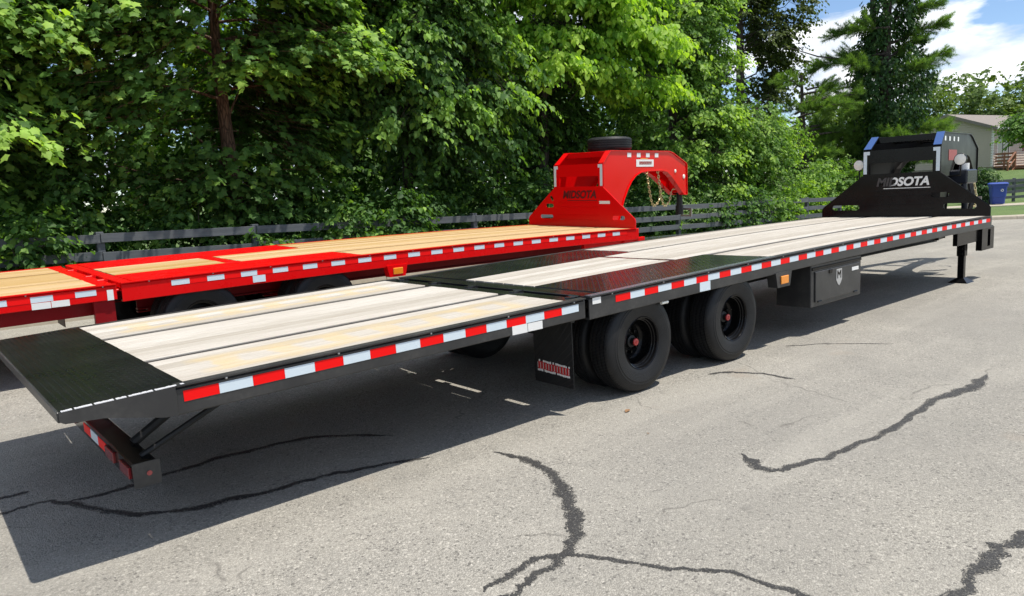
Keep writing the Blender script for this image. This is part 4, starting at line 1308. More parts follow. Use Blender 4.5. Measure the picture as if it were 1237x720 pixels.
dr = MB().plate([[(0.55, 0.30), (2.35, 0.30), (2.35, 2.42), (0.55, 2.42)], [(0.62, 0.36), (1.41, 0.36), (1.41, 2.34), (0.62, 2.34)], [(1.49, 0.36), (2.28, 0.36), (2.28, 2.34), (1.49, 2.34)]], lambda u, v, w: (u, -0.04 + w, v), 0.10).build('patio_door', MT['trim'], house)
for a in (0.62, 1.49):
    MB().box(a, a + 0.79, 0.0, 0.012, 0.36, 2.34).build('pane', MT['glass'], dr)
wnd = MB().plate([[(4.6, 1.3), (5.5, 1.3), (5.5, 2.3), (4.6, 2.3)], [(4.66, 1.36), (5.44, 1.36), (5.44, 1.78), (4.66, 1.78)], [(4.66, 1.83), (5.44, 1.83), (5.44, 2.24), (4.66, 2.24)]], lambda u, v, w: (u, -0.04 + w, v), 0.10).build('window', MT['trim'], house)
for z in (1.36, 1.83):
    MB().box(4.66, 5.44, 0.0, 0.012, z, z + 0.41).build('pane', MT['glass'], wnd)
for a in (4.22, 5.53):
    MB().box(a, a + 0.34, -0.05, -0.025, 1.28, 2.32, 0.004).build('shutter', MT['shutter'], house)
# timber porch with steps
porch = empty('porch', (HC.x, HC.y, HZ), (0, 0, R(-8)))
prop(porch, 'brown timber porch with steps and railing at the patio door', 'porch')
for i in range(14):
    MB().box(0.2 + i * 0.42, 0.2 + i * 0.42 + 0.41, -3.0, -0.06, 0.22, 0.26).build('floor_board', MT['redwood'], porch)
for i in range(3):
    MB().box(-0.18 - 0.30 * i, 0.19 - 0.30 * i - 0.06, -2.6, -1.4, 0.10 - 0.19 * i, 0.14 - 0.19 * i, 0.004).build('tread', MT['redwood'], porch)
    MB().box(0.11 - 0.30 * i, 0.135 - 0.30 * i, -2.6, -1.4, -0.06 - 0.19 * i, 0.10 - 0.19 * i).build('riser', MT['redwood'], porch)
for y in (-2.66, -1.34):
    vs = []
    for w in (0, 0.05):
        vs += [(0.2, y + w, -0.05), (0.2, y + w, 0.22), (-0.85, y + w, -0.42), (-0.85, y + w, -0.66)]
    MB().add(vs, [(0, 1, 2, 3), (4, 5, 6, 7), (0, 1, 5, 4), (1, 2, 6, 5), (2, 3, 7, 6), (3, 0, 4, 7)]).build('stringer', MT['redwood'], porch)
    for x, z in ((0.2, 0.22), (-0.8, -0.45)):
        MB().box(x - 0.05, x + 0.05, y - 0.03, y + 0.07, z - 0.4, z + 1.0, 0.004).build('post', MT['redwood'], porch)
    MB().tube([(0.2, y + 0.02, 1.18), (-0.8, y + 0.02, 0.52)], 0.06, 6).build('handrail', MT['redwood'], porch)
    MB().tube([(0.2, y + 0.02, 0.75), (-0.8, y + 0.02, 0.1)], 0.04, 6).build('handrail', MT['redwood'], porch)
for x in np.arange(0.4, 6.0, 0.9):
    MB().box(x - 0.05, x + 0.05, -3.06, -2.96, -0.6, 1.2, 0.004).build('post', MT['redwood'], porch)
for y in np.arange(-1.2, -0.1, 0.55):
    MB().box(0.16, 0.26, y - 0.05, y + 0.05, -0.6, 1.2, 0.004).build('post', MT['redwood'], porch)
for z in (1.18, 0.95, 0.72, 0.5, 0.32):
    MB().box(0.3, 6.0, -3.05, -3.01, z - 0.13, z, 0.004).build('railing_board', MT['redwood'], porch)
    MB().box(0.18, 0.22, -1.3, -0.1, z - 0.13, z, 0.004).build('railing_board', MT['redwood'], porch)

# ------------------------------------------------------------------ blue bin
MT['binblue'] = plain('blue_bin_plastic', (0.018, 0.055, 0.30), 0.45, var=0.08, bump=0.05)
bx_, by_ = 35.75, 7.75
bz_ = float(T(bx_, by_)) + 0.03
bin_ = empty('wheelie_bin', (bx_, by_, bz_), (0, 0, R(-62)))
prop(bin_, 'blue plastic wheelie bin on the footpath before the fence', 'bin')
def frust(mb, sec):
    b = len(mb.v)
    for hw, d0, d1, z in sec:
        c = 0.05
        ring = [(-hw + c, d0), (hw - c, d0), (hw, d0 + c), (hw, d1 - c), (hw - c, d1), (-hw + c, d1), (-hw, d1 - c), (-hw, d0 + c)]
        mb.v += [(u, v, z) for u, v in ring]
    for i in range(len(sec) - 1):
        for k in range(8):
            mb.f.append((b + i * 8 + k, b + i * 8 + (k + 1) % 8, b + (i + 1) * 8 + (k + 1) % 8, b + (i + 1) * 8 + k))
    mb.f.append(tuple(b + k for k in range(8)))
    mb.f.append(tuple(b + (len(sec) - 1) * 8 + k for k in range(8)))
    return mb
frust(MB(), [(0.25, -0.25, 0.22, 0.03), (0.27, -0.30, 0.26, 0.35), (0.285, -0.33, 0.28, 0.36), (0.31, -0.37, 0.32, 0.82), (0.34, -0.40, 0.35, 0.83), (0.345, -0.41, 0.36, 0.93)]).build('body', MT['binblue'], bin_, True)
frust(MB(), [(0.36, -0.45, 0.38, 0.932), (0.365, -0.46, 0.39, 0.965), (0.30, -0.36, 0.34, 1.02)]).build('lid', MT['binblue'], bin_, True)
for s in (-1, 1):
    MB().lathe([(0.0, -0.03), (0.10, -0.03), (0.125, -0.02), (0.125, 0.02), (0.10, 0.03), (0.0, 0.03)], 20, axis='x', c=(s * 0.27, 0.30, 0.125)).build('wheel', MT['rubber'], bin_, True)
MB().tube([(-0.3, 0.36, 0.9), (-0.3, 0.44, 0.95), (0.3, 0.44, 0.95), (0.3, 0.36, 0.9)], 0.016, 8).build('handle', MT['binblue'], bin_, True)
me = bpy.data.meshes.new('emblem')
mb = MB()
for k in range(3):
    a = 2 * math.pi * k / 3 + 0.5
    p0 = Vector((math.cos(a), math.sin(a))) * 0.06; p1 = Vector((math.cos(a + 1.5), math.sin(a + 1.5))) * 0.06
    d = (p1 - p0).normalized(); nn = Vector((-d.y, d.x)) * 0.016
    mb.add([(p0.x - nn.x, 0, p0.y - nn.y), (p1.x - nn.x, 0, p1.y - nn.y), (p1.x + nn.x, 0, p1.y + nn.y), (p0.x + nn.x, 0, p0.y + nn.y)], [(0, 1, 2, 3)])
mb.build('emblem', MT['white'], bin_, loc=(0.1, -0.388, 0.66), rot=(R(5), 0, 0))

# ------------------------------------------------------------------ a dry leaf and a few bits of litter on the asphalt
MT['dryleaf'] = plain('dry_leaf', (0.22, 0.12, 0.055), 0.8)
def dry_leaf(x, y, s, rot, label):
    V = [(-1, 0, 0.02), (-0.5, 0.35, 0.18), (0.1, 0.42, 0.22), (0.6, 0.22, 0.12), (1, 0, 0.05), (0.6, -0.24, 0.2), (0.1, -0.40, 0.05), (-0.5, -0.33, 0.12), (0, 0, 0.03)]
    mb = MB().add([(a * s, b * s, c * s) for a, b, c in V], [(8, i, (i + 1) % 8) for i in range(8)])
    o = mb.build('dry_leaf', MT['dryleaf'], loc=(x, y, float(G(x, y)) + 0.004), rot=(0, 0, rot))
    prop(o, label, 'leaf')
dry_leaf(-0.124, -0.19, 0.042, 0.4, 'curled brown dry leaf on the asphalt beside the front tyre shadow')
dry_leaf(-0.42, -0.62, 0.014, 1.4, 'tiny dark leaf crumb lying on the open asphalt')

# ------------------------------------------------------------------ vegetation
def leaf_tpl(kind):
    if kind == 'maple':
        ang = np.radians([180, 128, 95, 62, 40, 16, 0, -16, -40, -62, -95, -128])
        rad = np.array([0.22, 0.46, 0.38, 0.60, 0.42, 0.50, 0.70, 0.50, 0.42, 0.60, 0.38, 0.46])
        x = np.cos(ang) * rad + 0.30; y = np.sin(ang) * rad
        V = np.column_stack([x, y, -0.16 * np.abs(y) - 0.10 * x * x])
        V = np.vstack([V, [[0.28, 0, 0.02]]])
        F = np.array([(12, i, (i + 1) % 12) for i in range(12)])
        return V, F
    if kind == 'oval':
        V = np.array([(0, 0, 0), (0.28, 0.34, 0.07), (0.66, 0.30, 0.03), (1, 0, -0.16), (0.66, -0.30, 0.03), (0.28, -0.34, 0.07)], float)
        return V, np.array([(0, 3, 2, 1), (0, 5, 4, 3)])
    if kind == 'lance':
        V = np.array([(0, 0, 0), (0.35, 0.17, 0.04), (1, 0, -0.12), (0.35, -0.17, 0.04)], float)
        return V, np.array([(0, 2, 1), (0, 3, 2)])
    if kind == 'needle':
        V = np.array([(0, 0.012, 0), (1, 0.0, -0.05), (0, -0.012, 0)], float)
        return V, np.array([(0, 1, 2)])
    if kind == 'card':   # a knot of leaves for far crowns: three crossed small blades
        V = np.array([(0, 0, 0), (0.5, 0.42, 0.1), (1, 0, 0), (0.5, -0.42, 0.1)], float)
        return V, np.array([(0, 1, 2, 3)])

def norm(a): return a / np.maximum(np.linalg.norm(a, axis=1, keepdims=True), 1e-9)

def leaves_mesh(name, pos, dirv, nrm, size, tint, kind, mat):
    tv, tf = leaf_tpl(kind)
    dirv = norm(dirv)
    nrm = norm(nrm - dirv * np.sum(nrm * dirv, 1, keepdims=True))
    sd = np.cross(nrm, dirv)
    V = pos[:, None, :] + size[:, None, None] * (tv[None, :, 0:1] * dirv[:, None, :] + tv[None, :, 1:2] * sd[:, None, :] + tv[None, :, 2:3] * nrm[:, None, :])
    n, k = len(pos), len(tv)
    F = (tf[None] + (np.arange(n) * k)[:, None, None]).reshape(-1, tf.shape[1])
    return fast_mesh(name, V.reshape(-1, 3), F, mat, np.repeat(tint, k))

class Noise3:
    def __init__(self, seed, freq, n=9):
        r_ = np.random.default_rng(seed)
        d = norm(r_.normal(size=(n, 3)))
        self.k = d * (freq * r_.uniform(0.6, 1.9, (n, 1)))
        self.p = r_.uniform(0, 6.28, n)
    def __call__(self, P):
        return np.sin(P @ self.k.T + self.p).mean(1) * 2.0

def sample_blobs(r_, blobs, n, seed, gap=-0.25, shell=0.45, freq=1.9):
    """points in a union of ellipsoids (cx, cy, cz, rx, ry, rz), thinned by a lumpy field so that clumps and gaps form"""
    nf = Noise3(seed, freq)
    vol = np.array([b[3] * b[4] * b[5] for b in blobs]); vol /= vol.sum()
    out = []; cen = []
    got = 0
    while got < n:
        k = n * 2
        bi = r_.choice(len(blobs), k, p=vol)
        B = np.array(blobs)[bi]
        d = norm(r_.normal(size=(k, 3)))
        rad = r_.uniform(0, 1, k) ** shell
        P = B[:, :3] + d * rad[:, None] * B[:, 3:6]
        ok = nf(P) > gap
        P = P[ok]; B = B[ok]
        out.append(P); cen.append(B[:, :3]); got += len(P)
    return np.vstack(out)[:n], np.vstack(cen)[:n]

def foliage(name, mat, blobs, nspray, per, size, seed, kind='oval', spray_len=0.7, droop=0.35, leaf_droop=0.45, axis=None, zmin=0.05, gap=-0.25, shell=0.45, tint_mu=0.45, freq=1.9, tilt=0.45, extra=None):
    r_ = np.random.default_rng(seed)
    O, Cn = sample_blobs(r_, blobs, nspray, seed, gap, shell, freq)
    out = O - (Cn if axis is None else np.array([axis[0], axis[1], 0]) * np.array([1, 1, 0]) + O * np.array([0, 0, 1]))
    out[:, 2] *= 0.35
    a = norm(norm(out) + r_.normal(size=O.shape) * 0.55 * np.array([1, 1, 0.45]))
    toff = np.full(nspray, -0.07 if extra is not None else 0.0)  # fill between boughs tinted darker, shade painted in
    if extra is not None:
        O = np.vstack([O, extra[0]]); a = np.vstack([a, norm(extra[1])]); toff = np.r_[toff, extra[2]]
        nspray = len(O)
    Ls = spray_len * r_.uniform(0.6, 1.3, nspray)
    u = (np.arange(per) + 0.5) / per
    pos = O[:, None] + a[:, None] * (Ls[:, None] * u)[..., None]
    pos[..., 2] -= droop * (Ls[:, None] * u ** 2)
    axd = np.repeat(a[:, None], per, 1)
    axd[..., 2] -= 2 * droop * u * 0.8
    up = np.array([0, 0, 1.0])
    side = norm(np.cross(a, np.broadcast_to(up, a.shape)))
    sg = np.where(np.arange(per) % 2 == 0, 1.0, -1.0)
    ld = axd * 0.55 + side[:, None] * sg[None, :, None] * 0.8
    ld[..., 2] -= leaf_droop
    ld = ld + r_.normal(size=ld.shape) * 0.28
    ao = norm(np.column_stack([a[:, 0], a[:, 1], np.zeros(nspray)]))
    nr = np.broadcast_to(up, ld.shape) + 0.55 * ao[:, None, :] + r_.normal(size=ld.shape) * tilt
    N = nspray * per
    pos = pos.reshape(-1, 3) + r_.normal(size=(N, 3)) * 0.03
    sz = size * r_.uniform(0.5, 1.3, N) * np.repeat(r_.uniform(0.8, 1.2, nspray), per)
    st_ = r_.normal(-0.06, 0.11, nspray)
    st_[r_.random(nspray) < 0.12] += 0.28
    st_ = st_ + toff
    spray_t = np.repeat(st_, per)
    tipy = np.tile(u, nspray) * 0.16
    tint = np.clip(tint_mu - 0.08 + spray_t + tipy + r_.normal(0, 0.12, N), 0, 1)
    ok = pos[:, 2] > zmin
    me = leaves_mesh(name, pos[ok], ld.reshape(-1, 3)[ok], nr.reshape(-1, 3)[ok], sz[ok], tint[ok], kind, mat)
    tips = O + a * Ls[:, None]
    tips[:, 2] -= droop * Ls
    return me, O, tips

def make_boughs(r_, n, z, ln, az, per, rise=0.25, droop=0.16, flat=0.10, width=0.30):
    """boughs reaching out from a stem at the origin; sprays fan out flat along each, young tips tinted as if sunlit, insides as if shaded"""
    O = []; A = []; Tn = []; paths = []
    for i in range(n):
        z0 = r_.uniform(*z); l_ = r_.uniform(*ln); a_ = R(r_.uniform(*az))
        d = np.array([math.cos(a_), math.sin(a_), 0.0]); s = np.array([-d[1], d[0], 0])
        bend = r_.normal() * 0.12 * l_
        t = np.linspace(0, 1, 9)
        P = d * (l_ * t)[:, None] + s * (bend * t ** 2)[:, None]
        P[:, 2] = z0 + rise * l_ * t - droop * l_ * t ** 2 * 1.6
        paths.append(P)
        u = r_.uniform(0.28, 1.0, per) ** 0.8
        off = r_.normal(size=per) * width * l_ * (1.05 - 0.75 * u)
        Q = np.column_stack([np.interp(u, t, P[:, k]) for k in range(3)]) + s * off[:, None]
        Q[:, 2] += r_.normal(size=per) * flat - 0.18 * np.abs(off)
        O.append(Q)
        dv = d * 0.9 + s * (np.sign(off) * 0.55)[:, None] + r_.normal(size=(per, 3)) * 0.25
        dv[:, 2] = -0.10 + r_.normal(size=per) * 0.15
        A.append(dv)
        Tn.append(np.clip((u - 0.45) * 0.62, -0.1, 0.40) + r_.normal() * 0.05)  # sunlit look painted in, tint rises towards the bough tip
    return (np.vstack(O), np.vstack(A), np.concatenate(Tn)), paths

def limb_path(a, b, sag, r_, n=6):
    a = np.array(a, float); b = np.array(b, float)
    t = np.linspace(0, 1, n)[:, None]
    P = a + (b - a) * t
    P[:, 2] += sag * np.sin(np.pi * t[:, 0])
    w = r_.normal(size=(n, 3)) * 0.05 * np.linalg.norm(b - a) * np.sin(np.pi * t)
    return P + w

def tree(name, label, base, height, r0, blobs, nspray, per, size, seed, mat, barkm, kind='oval', nlimb=14, group='trees behind the board fence', lean=(0, 0), twigs=1.0, trunk_top=0.85, boughs=None, **kw):
    r_ = np.random.default_rng(seed + 1000)
    root = empty(name, base)
    prop(root, label, 'tree', group)
    bz = np.array(base, float)
    blobs_l = [tuple(np.array(b[:3]) - bz) + tuple(b[3:]) for b in blobs]
    extra, bpaths = None, []
    if boughs:
        extra, bpaths = make_boughs(r_, **boughs)
        kw['extra'] = extra
    me, O, tips = foliage('crown', mat, blobs_l, nspray, per, size, seed, kind, axis=(0, 0), zmin=-0.1, **kw)
    link('crown', me, root)
    # trunk and limbs
    mb = MB()
    n_ = 12
    tt = np.linspace(0, 1, n_)
    ht = height * trunk_top
    path = np.column_stack([lean[0] * tt + 0.06 * np.sin(tt * 5 + seed), lean[1] * tt + 0.06 * np.cos(tt * 4 + seed), -0.2 + (ht + 0.2) * tt])
    rad = r0 * (1 - 0.75 * tt); rad[0] *= 1.35; rad[1] *= 1.08
    mb.tube([tuple(p) for p in path], list(rad), 14)
    sel = r_.choice(len(O), min(nlimb, len(O)), replace=False)
    for i in sel:
        tgt = O[i]
        z0 = np.clip(tgt[2] - r_.uniform(0.2, 1.8), 0.25 * ht, 0.95 * ht)
        f = z0 / ht
        st = np.array([np.interp(f, tt, path[:, 0]), np.interp(f, tt, path[:, 1]), z0])
        P = limb_path(st, tgt, r_.uniform(0.0, 0.4), r_)
        ra = max(0.014, r0 * 0.19 * (1 - 0.6 * f))
        mb.tube([tuple(p) for p in P], list(np.linspace(ra, 0.008, len(P))), 7)
    for P in bpaths:
        f = np.clip(P[0, 2] / ht, 0, 1)
        P = P + np.array([np.interp(f, tt, path[:, 0]), np.interp(f, tt, path[:, 1]), 0])
        mb.tube([tuple(p) for p in P], list(np.linspace(max(0.018, r0 * 0.17), 0.006, len(P))), 6)
    mb.build('trunk', barkm, root, True)
    # twigs carrying the sprays
    k = int(len(O) * twigs)
    if k:
        idx = r_.choice(len(O), k, replace=False)
        A = O[idx] - (tips[idx] - O[idx]) * 0.6; B = tips[idx]
        D = norm(B - A); S = norm(np.cross(D, np.array([0.3, 0.2, 1.0]))); Uu = np.cross(S, D)
        V = []
        for j in range(3):
            an = 2 * math.pi * j / 3
            V.append(A + (S * math.cos(an) + Uu * math.sin(an)) * 0.006)
        V.append(B)
        V = np.stack(V, 1).reshape(-1, 3)
        F = np.array([(0, 1, 3), (1, 2, 3), (2, 0, 3)])
        F = (F[None] + (np.arange(k) * 4)[:, None, None]).reshape(-1, 3)
        link('twigs', fast_mesh('twigs', V, F, barkm), root)
    return root

gz = lambda x, y: float(T(x, y))
# big maple at the left with its reddish trunk
tree('maple_tree', 'broad dark maple with a reddish trunk at the left of the row', (1.15, 10.7, gz(1.15, 10.7)), 8.5, 0.18,
     [(-1.4, 10.1, 4.5, 2.2, 1.3, 1.4), (0.3, 9.9, 5.5, 2.4, 1.3, 1.2), (2.6, 11.2, 4.2, 2.0, 1.4, 1.7), (3.4, 10.4, 5.4, 2.2, 1.3, 1.5), (-0.6, 11.6, 3.0, 2.4, 1.0, 1.6), (1.0, 11.6, 7.2, 3.6, 1.8, 1.6), (-0.9, 9.5, 3.3, 1.1, 0.6, 0.6),
      (0.8, 9.9, 2.0, 1.5, 0.6, 0.75), (0.75, 9.7, 4.55, 0.9, 0.4, 0.65), (0.55, 9.6, 2.75, 0.7, 0.35, 0.35), (0.7, 9.8, 5.7, 1.0, 0.5, 0.5), (-1.9, 9.4, 5.0, 1.3, 0.7, 0.7), (2.2, 9.8, 2.7, 0.9, 0.5, 0.8)],
     3100, 15, 0.122, 21, MT['leaf_maple'], MT['bark_maple'], 'maple', nlimb=8, boughs=dict(n=30, z=(3.4, 7.2), ln=(1.6, 3.2), az=(-175, -5), per=46), gap=-0.10, droop=0.30, freq=1.5)
tree('maple_tree', 'maple cut off by the left edge of the picture', (-3.4, 10.8, gz(-3.4, 10.8)), 8.0, 0.17,
     [(-3.6, 10.1, 4.6, 2.0, 1.3, 1.5), (-4.8, 10.0, 3.0, 1.7, 1.1, 1.4), (-2.8, 10.4, 3.0, 1.6, 1.1, 1.3), (-3.4, 11.3, 6.6, 2.8, 1.8, 1.6), (-3.9, 9.3, 2.6, 0.9, 0.5, 0.8), (-2.4, 9.5, 4.3, 1.1, 0.6, 0.7)],
     1900, 15, 0.12, 22, MT['leaf_maple'], MT['bark_dark'], 'maple', nlimb=8, boughs=dict(n=22, z=(2.6, 7.0), ln=(1.4, 2.8), az=(-175, -5), per=40), gap=-0.12, freq=1.5)
tree('maple_tree', 'dense dark tree between the reddish trunk and the red gooseneck', (5.6, 11.3, gz(5.6, 11.3)), 8.5, 0.18,
     [(5.2, 10.7, 4.8, 2.2, 1.4, 1.8), (6.2, 10.4, 3.0, 2.0, 1.2, 1.3), (4.2, 10.4, 3.0, 1.7, 1.1, 1.2), (5.8, 11.4, 7.0, 3.0, 1.8, 1.7), (4.4, 9.6, 4.3, 1.2, 0.7, 0.6), (6.6, 9.6, 4.0, 1.1, 0.6, 0.5), (5.4, 9.4, 5.6, 1.2, 0.6, 0.5)],
     1800, 14, 0.135, 23, MT['leaf_dark'], MT['bark_dark'], 'oval', nlimb=8, boughs=dict(n=26, z=(3.0, 7.4), ln=(1.8, 3.2), az=(-160, -15), per=34, droop=0.22), gap=-0.2, freq=1.5, droop=0.45, leaf_droop=0.7, tint_mu=0.5)
# bright basswood with drooping sprays over the red gooseneck
tree('basswood_tree', 'bright green basswood with drooping leafy sprays above the red gooseneck', (10.3, 11.6, gz(10.3, 11.6)), 9.0, 0.20,
     [(9.4, 10.4, 5.6, 1.9, 1.0, 1.0), (11.2, 10.4, 5.5, 1.9, 1.1, 1.2), (8.6, 10.8, 6.8, 2.8, 1.6, 1.4), (11.6, 11.0, 7.2, 2.6, 1.6, 1.4), (12.9, 10.4, 4.6, 1.3, 0.9, 1.0)],
     900, 15, 0.155, 24, MT['leaf_bass'], MT['bark_dark'], 'oval', nlimb=8, boughs=dict(n=46, z=(4.2, 8.2), ln=(2.0, 3.9), az=(-175, -12), per=30, droop=0.20, width=0.20), gap=0.02, droop=0.45, leaf_droop=0.9, spray_len=0.8, tint_mu=0.50, tilt=0.35, freq=1.5)
tree('shade_tree', 'dark shaded tree filling the gap behind the red gooseneck arch', (9.6, 12.9, gz(9.6, 12.9)), 7.5, 0.15,
     [(8.2, 12.4, 3.2, 2.4, 1.3, 1.9), (11.0, 12.3, 3.0, 2.3, 1.3, 1.9), (9.6, 12.8, 5.6, 3.2, 1.4, 1.6)],
     1500, 14, 0.16, 25, MT['leaf_dark'], MT['bark_dark'], 'oval', gap=-0.4)
tree('ash_tree', 'leafy sunlit ash right of the red gooseneck', (15.6, 11.2, gz(15.6, 11.2)), 10.0, 0.20,
     [(14.6, 10.6, 3.6, 1.7, 1.2, 1.9), (16.4, 10.7, 4.4, 1.8, 1.3, 2.2), (15.2, 10.9, 6.4, 2.0, 1.5, 1.8), (17.4, 10.6, 2.4, 1.6, 1.0, 1.4), (14.0, 10.4, 1.9, 1.4, 0.9, 1.0), (15.8, 11.2, 8.2, 2.4, 1.6, 1.6)],
     2300, 13, 0.125, 26, MT['leaf_mid'], MT['bark_dark'], 'oval', boughs=dict(n=44, z=(1.2, 8.6), ln=(1.0, 2.3), az=(-190, 10), per=30, rise=0.45, droop=0.2), gap=0.02, spray_len=0.6, tint_mu=0.52, freq=1.6)
tree('ash_tree', 'smaller light green tree leaning over the fence left of the black gooseneck', (19.4, 10.4, gz(19.4, 10.4)), 5.0, 0.10,
     [(19.2, 10.1, 2.2, 1.6, 1.0, 1.2), (20.2, 10.2, 3.0, 1.3, 0.9, 1.0), (18.4, 10.1, 3.3, 1.2, 0.9, 1.1)],
     950, 12, 0.11, 27, MT['leaf_mid'], MT['bark_dark'], 'oval', gap=-0.15, spray_len=0.55, tint_mu=0.62)
tree('tall_tree', 'tall olive tree with sky showing through its crown', (26.4, 15.4, gz(26.4, 15.4)), 14.0, 0.30,
     [(25.6, 15.2, 8.0, 2.8, 2.2, 2.6), (27.6, 15.0, 9.8, 2.8, 2.2, 2.2), (24.2, 15.4, 10.2, 2.6, 2.0, 2.2), (28.4, 14.8, 6.8, 2.0, 1.6, 1.6), (26.2, 15.4, 5.4, 2.4, 1.8, 1.6), (26.4, 15.4, 12.6, 3.0, 2.4, 2.0)],
     1700, 12, 0.16, 28, MT['leaf_olive'], MT['bark_dark'], 'oval', nlimb=34, gap=0.16, spray_len=0.8, freq=1.5)
# trees further back closing the row
BK = [(-6.5, 15.5, 'back row tree far left behind the maples'), (-1.5, 16.5, 'back row tree behind the left maple'), (3.6, 16.2, 'back row tree behind the reddish trunk'),
      (8.6, 16.8, 'back row tree behind the dark middle trees'), (14.4, 16.2, 'back row tree behind the basswood'), (20.0, 15.2, 'back row tree behind the sunlit ash')]
for i, (x, y, lb) in enumerate(BK):
    tree('shade_tree', lb, (x, y, gz(x, y)), 8.0, 0.16,
         [(x, y, 2.6, 3.2, 1.6, 2.2), (x + 0.6, y, 5.4, 3.2, 1.6, 2.0), (x - 0.8, y - 0.4, 4.0, 2.4, 1.4, 1.8)],
         1000, 13, 0.19, 40 + i, MT['leaf_dark'], MT['bark_dark'], 'oval', nlimb=8, gap=-0.35, twigs=0.2)

# shrubs and vines growing through the fence, each clump its own plant
def shrub(name, label, x, y, rx, ry, h, n, size, seed, mat, tint=0.45, kind='oval', group='shrubs and vines along the board fence', gap=-0.3, cat='shrub'):
    z = gz(x, y)
    root = empty(name, (x, y, z))
    prop(root, label, cat, group)
    me, O, tips = foliage('foliage', mat, [(0, 0, h * 0.45, rx, ry, h * 0.55), (rx * 0.3, 0, h * 0.75, rx * 0.6, ry * 0.9, h * 0.3), (-rx * 0.4, 0.05, h * 0.3, rx * 0.6, ry, h * 0.35)], n, 9, size, seed, kind, spray_len=0.36, zmin=0.0, gap=gap, tint_mu=tint)
    link('foliage', me, root)
    r_ = np.random.default_rng(seed)
    mb = MB()
    for i in r_.choice(len(O), min(9, len(O)), replace=False):
        P = limb_path((r_.normal() * 0.12, r_.normal() * 0.08, -0.05), O[i], 0.1, r_)
        mb.tube([tuple(p) for p in P], list(np.linspace(0.014, 0.004, len(P))), 5)
    mb.build('stem', MT['bark_dark'], root, True)
SH = [(-5.6, 9.0, 1.2, .42, 1.7, 'leaf_vine', .42, 'dark vine thicket over the fence at the far left edge'),
      (-3.6, 8.95, 1.1, .38, 1.45, 'leaf_vine', .50, 'vine thicket over the fence behind the red tail deck'),
      (-1.9, 9.7, 0.8, .45, 2.1, 'leaf_vine', .46, 'leafy vine hanging on the fence post near the red hinge'),
      (-0.2, 9.9, 1.2, .5, 2.2, 'leaf_vine', .50, 'vine thicket above the bare fence rail at the left'),
      (1.5, 9.75, 1.1, .5, 2.0, 'leaf_vine', .42, 'shaded thicket below the reddish trunk'),
      (2.55, 8.92, 0.85, .40, 1.45, 'leaf_vine', .55, 'bright weedy bush spilling over the end of the bare rail'),
      (4.2, 9.6, 1.2, .5, 1.7, 'leaf_vine', .36, 'dark bush behind the red deck left of the dark rail'),
      (6.2, 9.9, 1.3, .5, 1.7, 'leaf_dark', .40, 'dark low bush behind the lone fence post'),
      (8.4, 9.9, 1.3, .5, 1.9, 'leaf_dark', .45, 'dark low bush behind the red headboard'),
      (10.8, 9.9, 1.3, .5, 1.6, 'leaf_vine', .35, 'low shaded bush seen through the red neck arch'),
      (12.9, 9.8, 1.1, .5, 1.6, 'leaf_vine', .38, 'low shaded bush beside the gooseneck coupler'),
      (15.0, 9.25, 0.9, .42, 1.2, 'leaf_vine', .42, 'leafy bush covering the fence rails right of the chains'),
      (16.8, 9.2, 1.1, .45, 1.4, 'leaf_vine', .46, 'broad leafy bush among the fence rails above the plank deck edge'),
      (18.4, 9.0, 0.9, .42, 1.2, 'leaf_mid', .60, 'light green bush reaching over the fence near the black headboard'),
      (21.2, 9.7, 1.2, .5, 1.6, 'leaf_mid', .72, 'bright yellow green bush left of the black headboard'),
      (23.4, 10.2, 1.4, .8, 2.2, 'leaf_mid', .66, 'sunny bush hidden partly by the black headboard'),
      (25.6, 10.4, 1.4, .8, 2.4, 'leaf_mid', .55, 'bush at the foot of the ivy covered pine')]
SH += [(-2.7, 8.88, 0.8, .34, 1.5, 'leaf_vine', .46, 'small vine clump on the fence left of the post by the red hinge'),
       (-4.7, 8.88, 0.9, .34, 1.6, 'leaf_vine', .44, 'small vine clump on the fence near the left picture edge'),
       (0.9, 8.9, 0.55, .3, 0.9, 'leaf_vine', .55, 'low weeds in front of the bare rail behind the red deck'),
       (3.5, 8.90, 0.9, .36, 1.5, 'leaf_vine', .40, 'dark vine clump hiding the fence left of the dark rail')]
for i, (x, y, rx, ry, h, mt, ti, lb) in enumerate(SH):
    shrub('shrub', lb, x, y, rx, ry, h, int(330 * rx * h / 1.6), 0.105, 60 + i, MT[mt], ti, gap=-0.45)

# ivy-covered pine at the right
px_, py_ = 28.3, 9.75
pz_ = gz(px_, py_)
pine = empty('pine_tree', (px_, py_, pz_))
prop(pine, 'tall pine with its trunk wrapped in dark ivy at the right', 'tree', 'trees behind the board fence')
r_ = np.random.default_rng(77)
mb = MB()
tt = np.linspace(0, 1, 14)
tp_ = np.column_stack([0.25 * np.sin(tt * 2.5), 0.2 * np.sin(tt * 3), -0.2 + 13.2 * tt])
mb.tube([tuple(p) for p in tp_], list(0.30 * (1 - 0.65 * tt)), 16)
mb.tube([(0.0, 0.0, 5.0), (-0.15, 0.45, 6.0), (-0.2, 0.55, 8.2), (-0.2, 0.6, 12.0)], [0.17, 0.15, 0.13, 0.05], 10)
mb.build('trunk', MT['bark_dark'], pine, True)
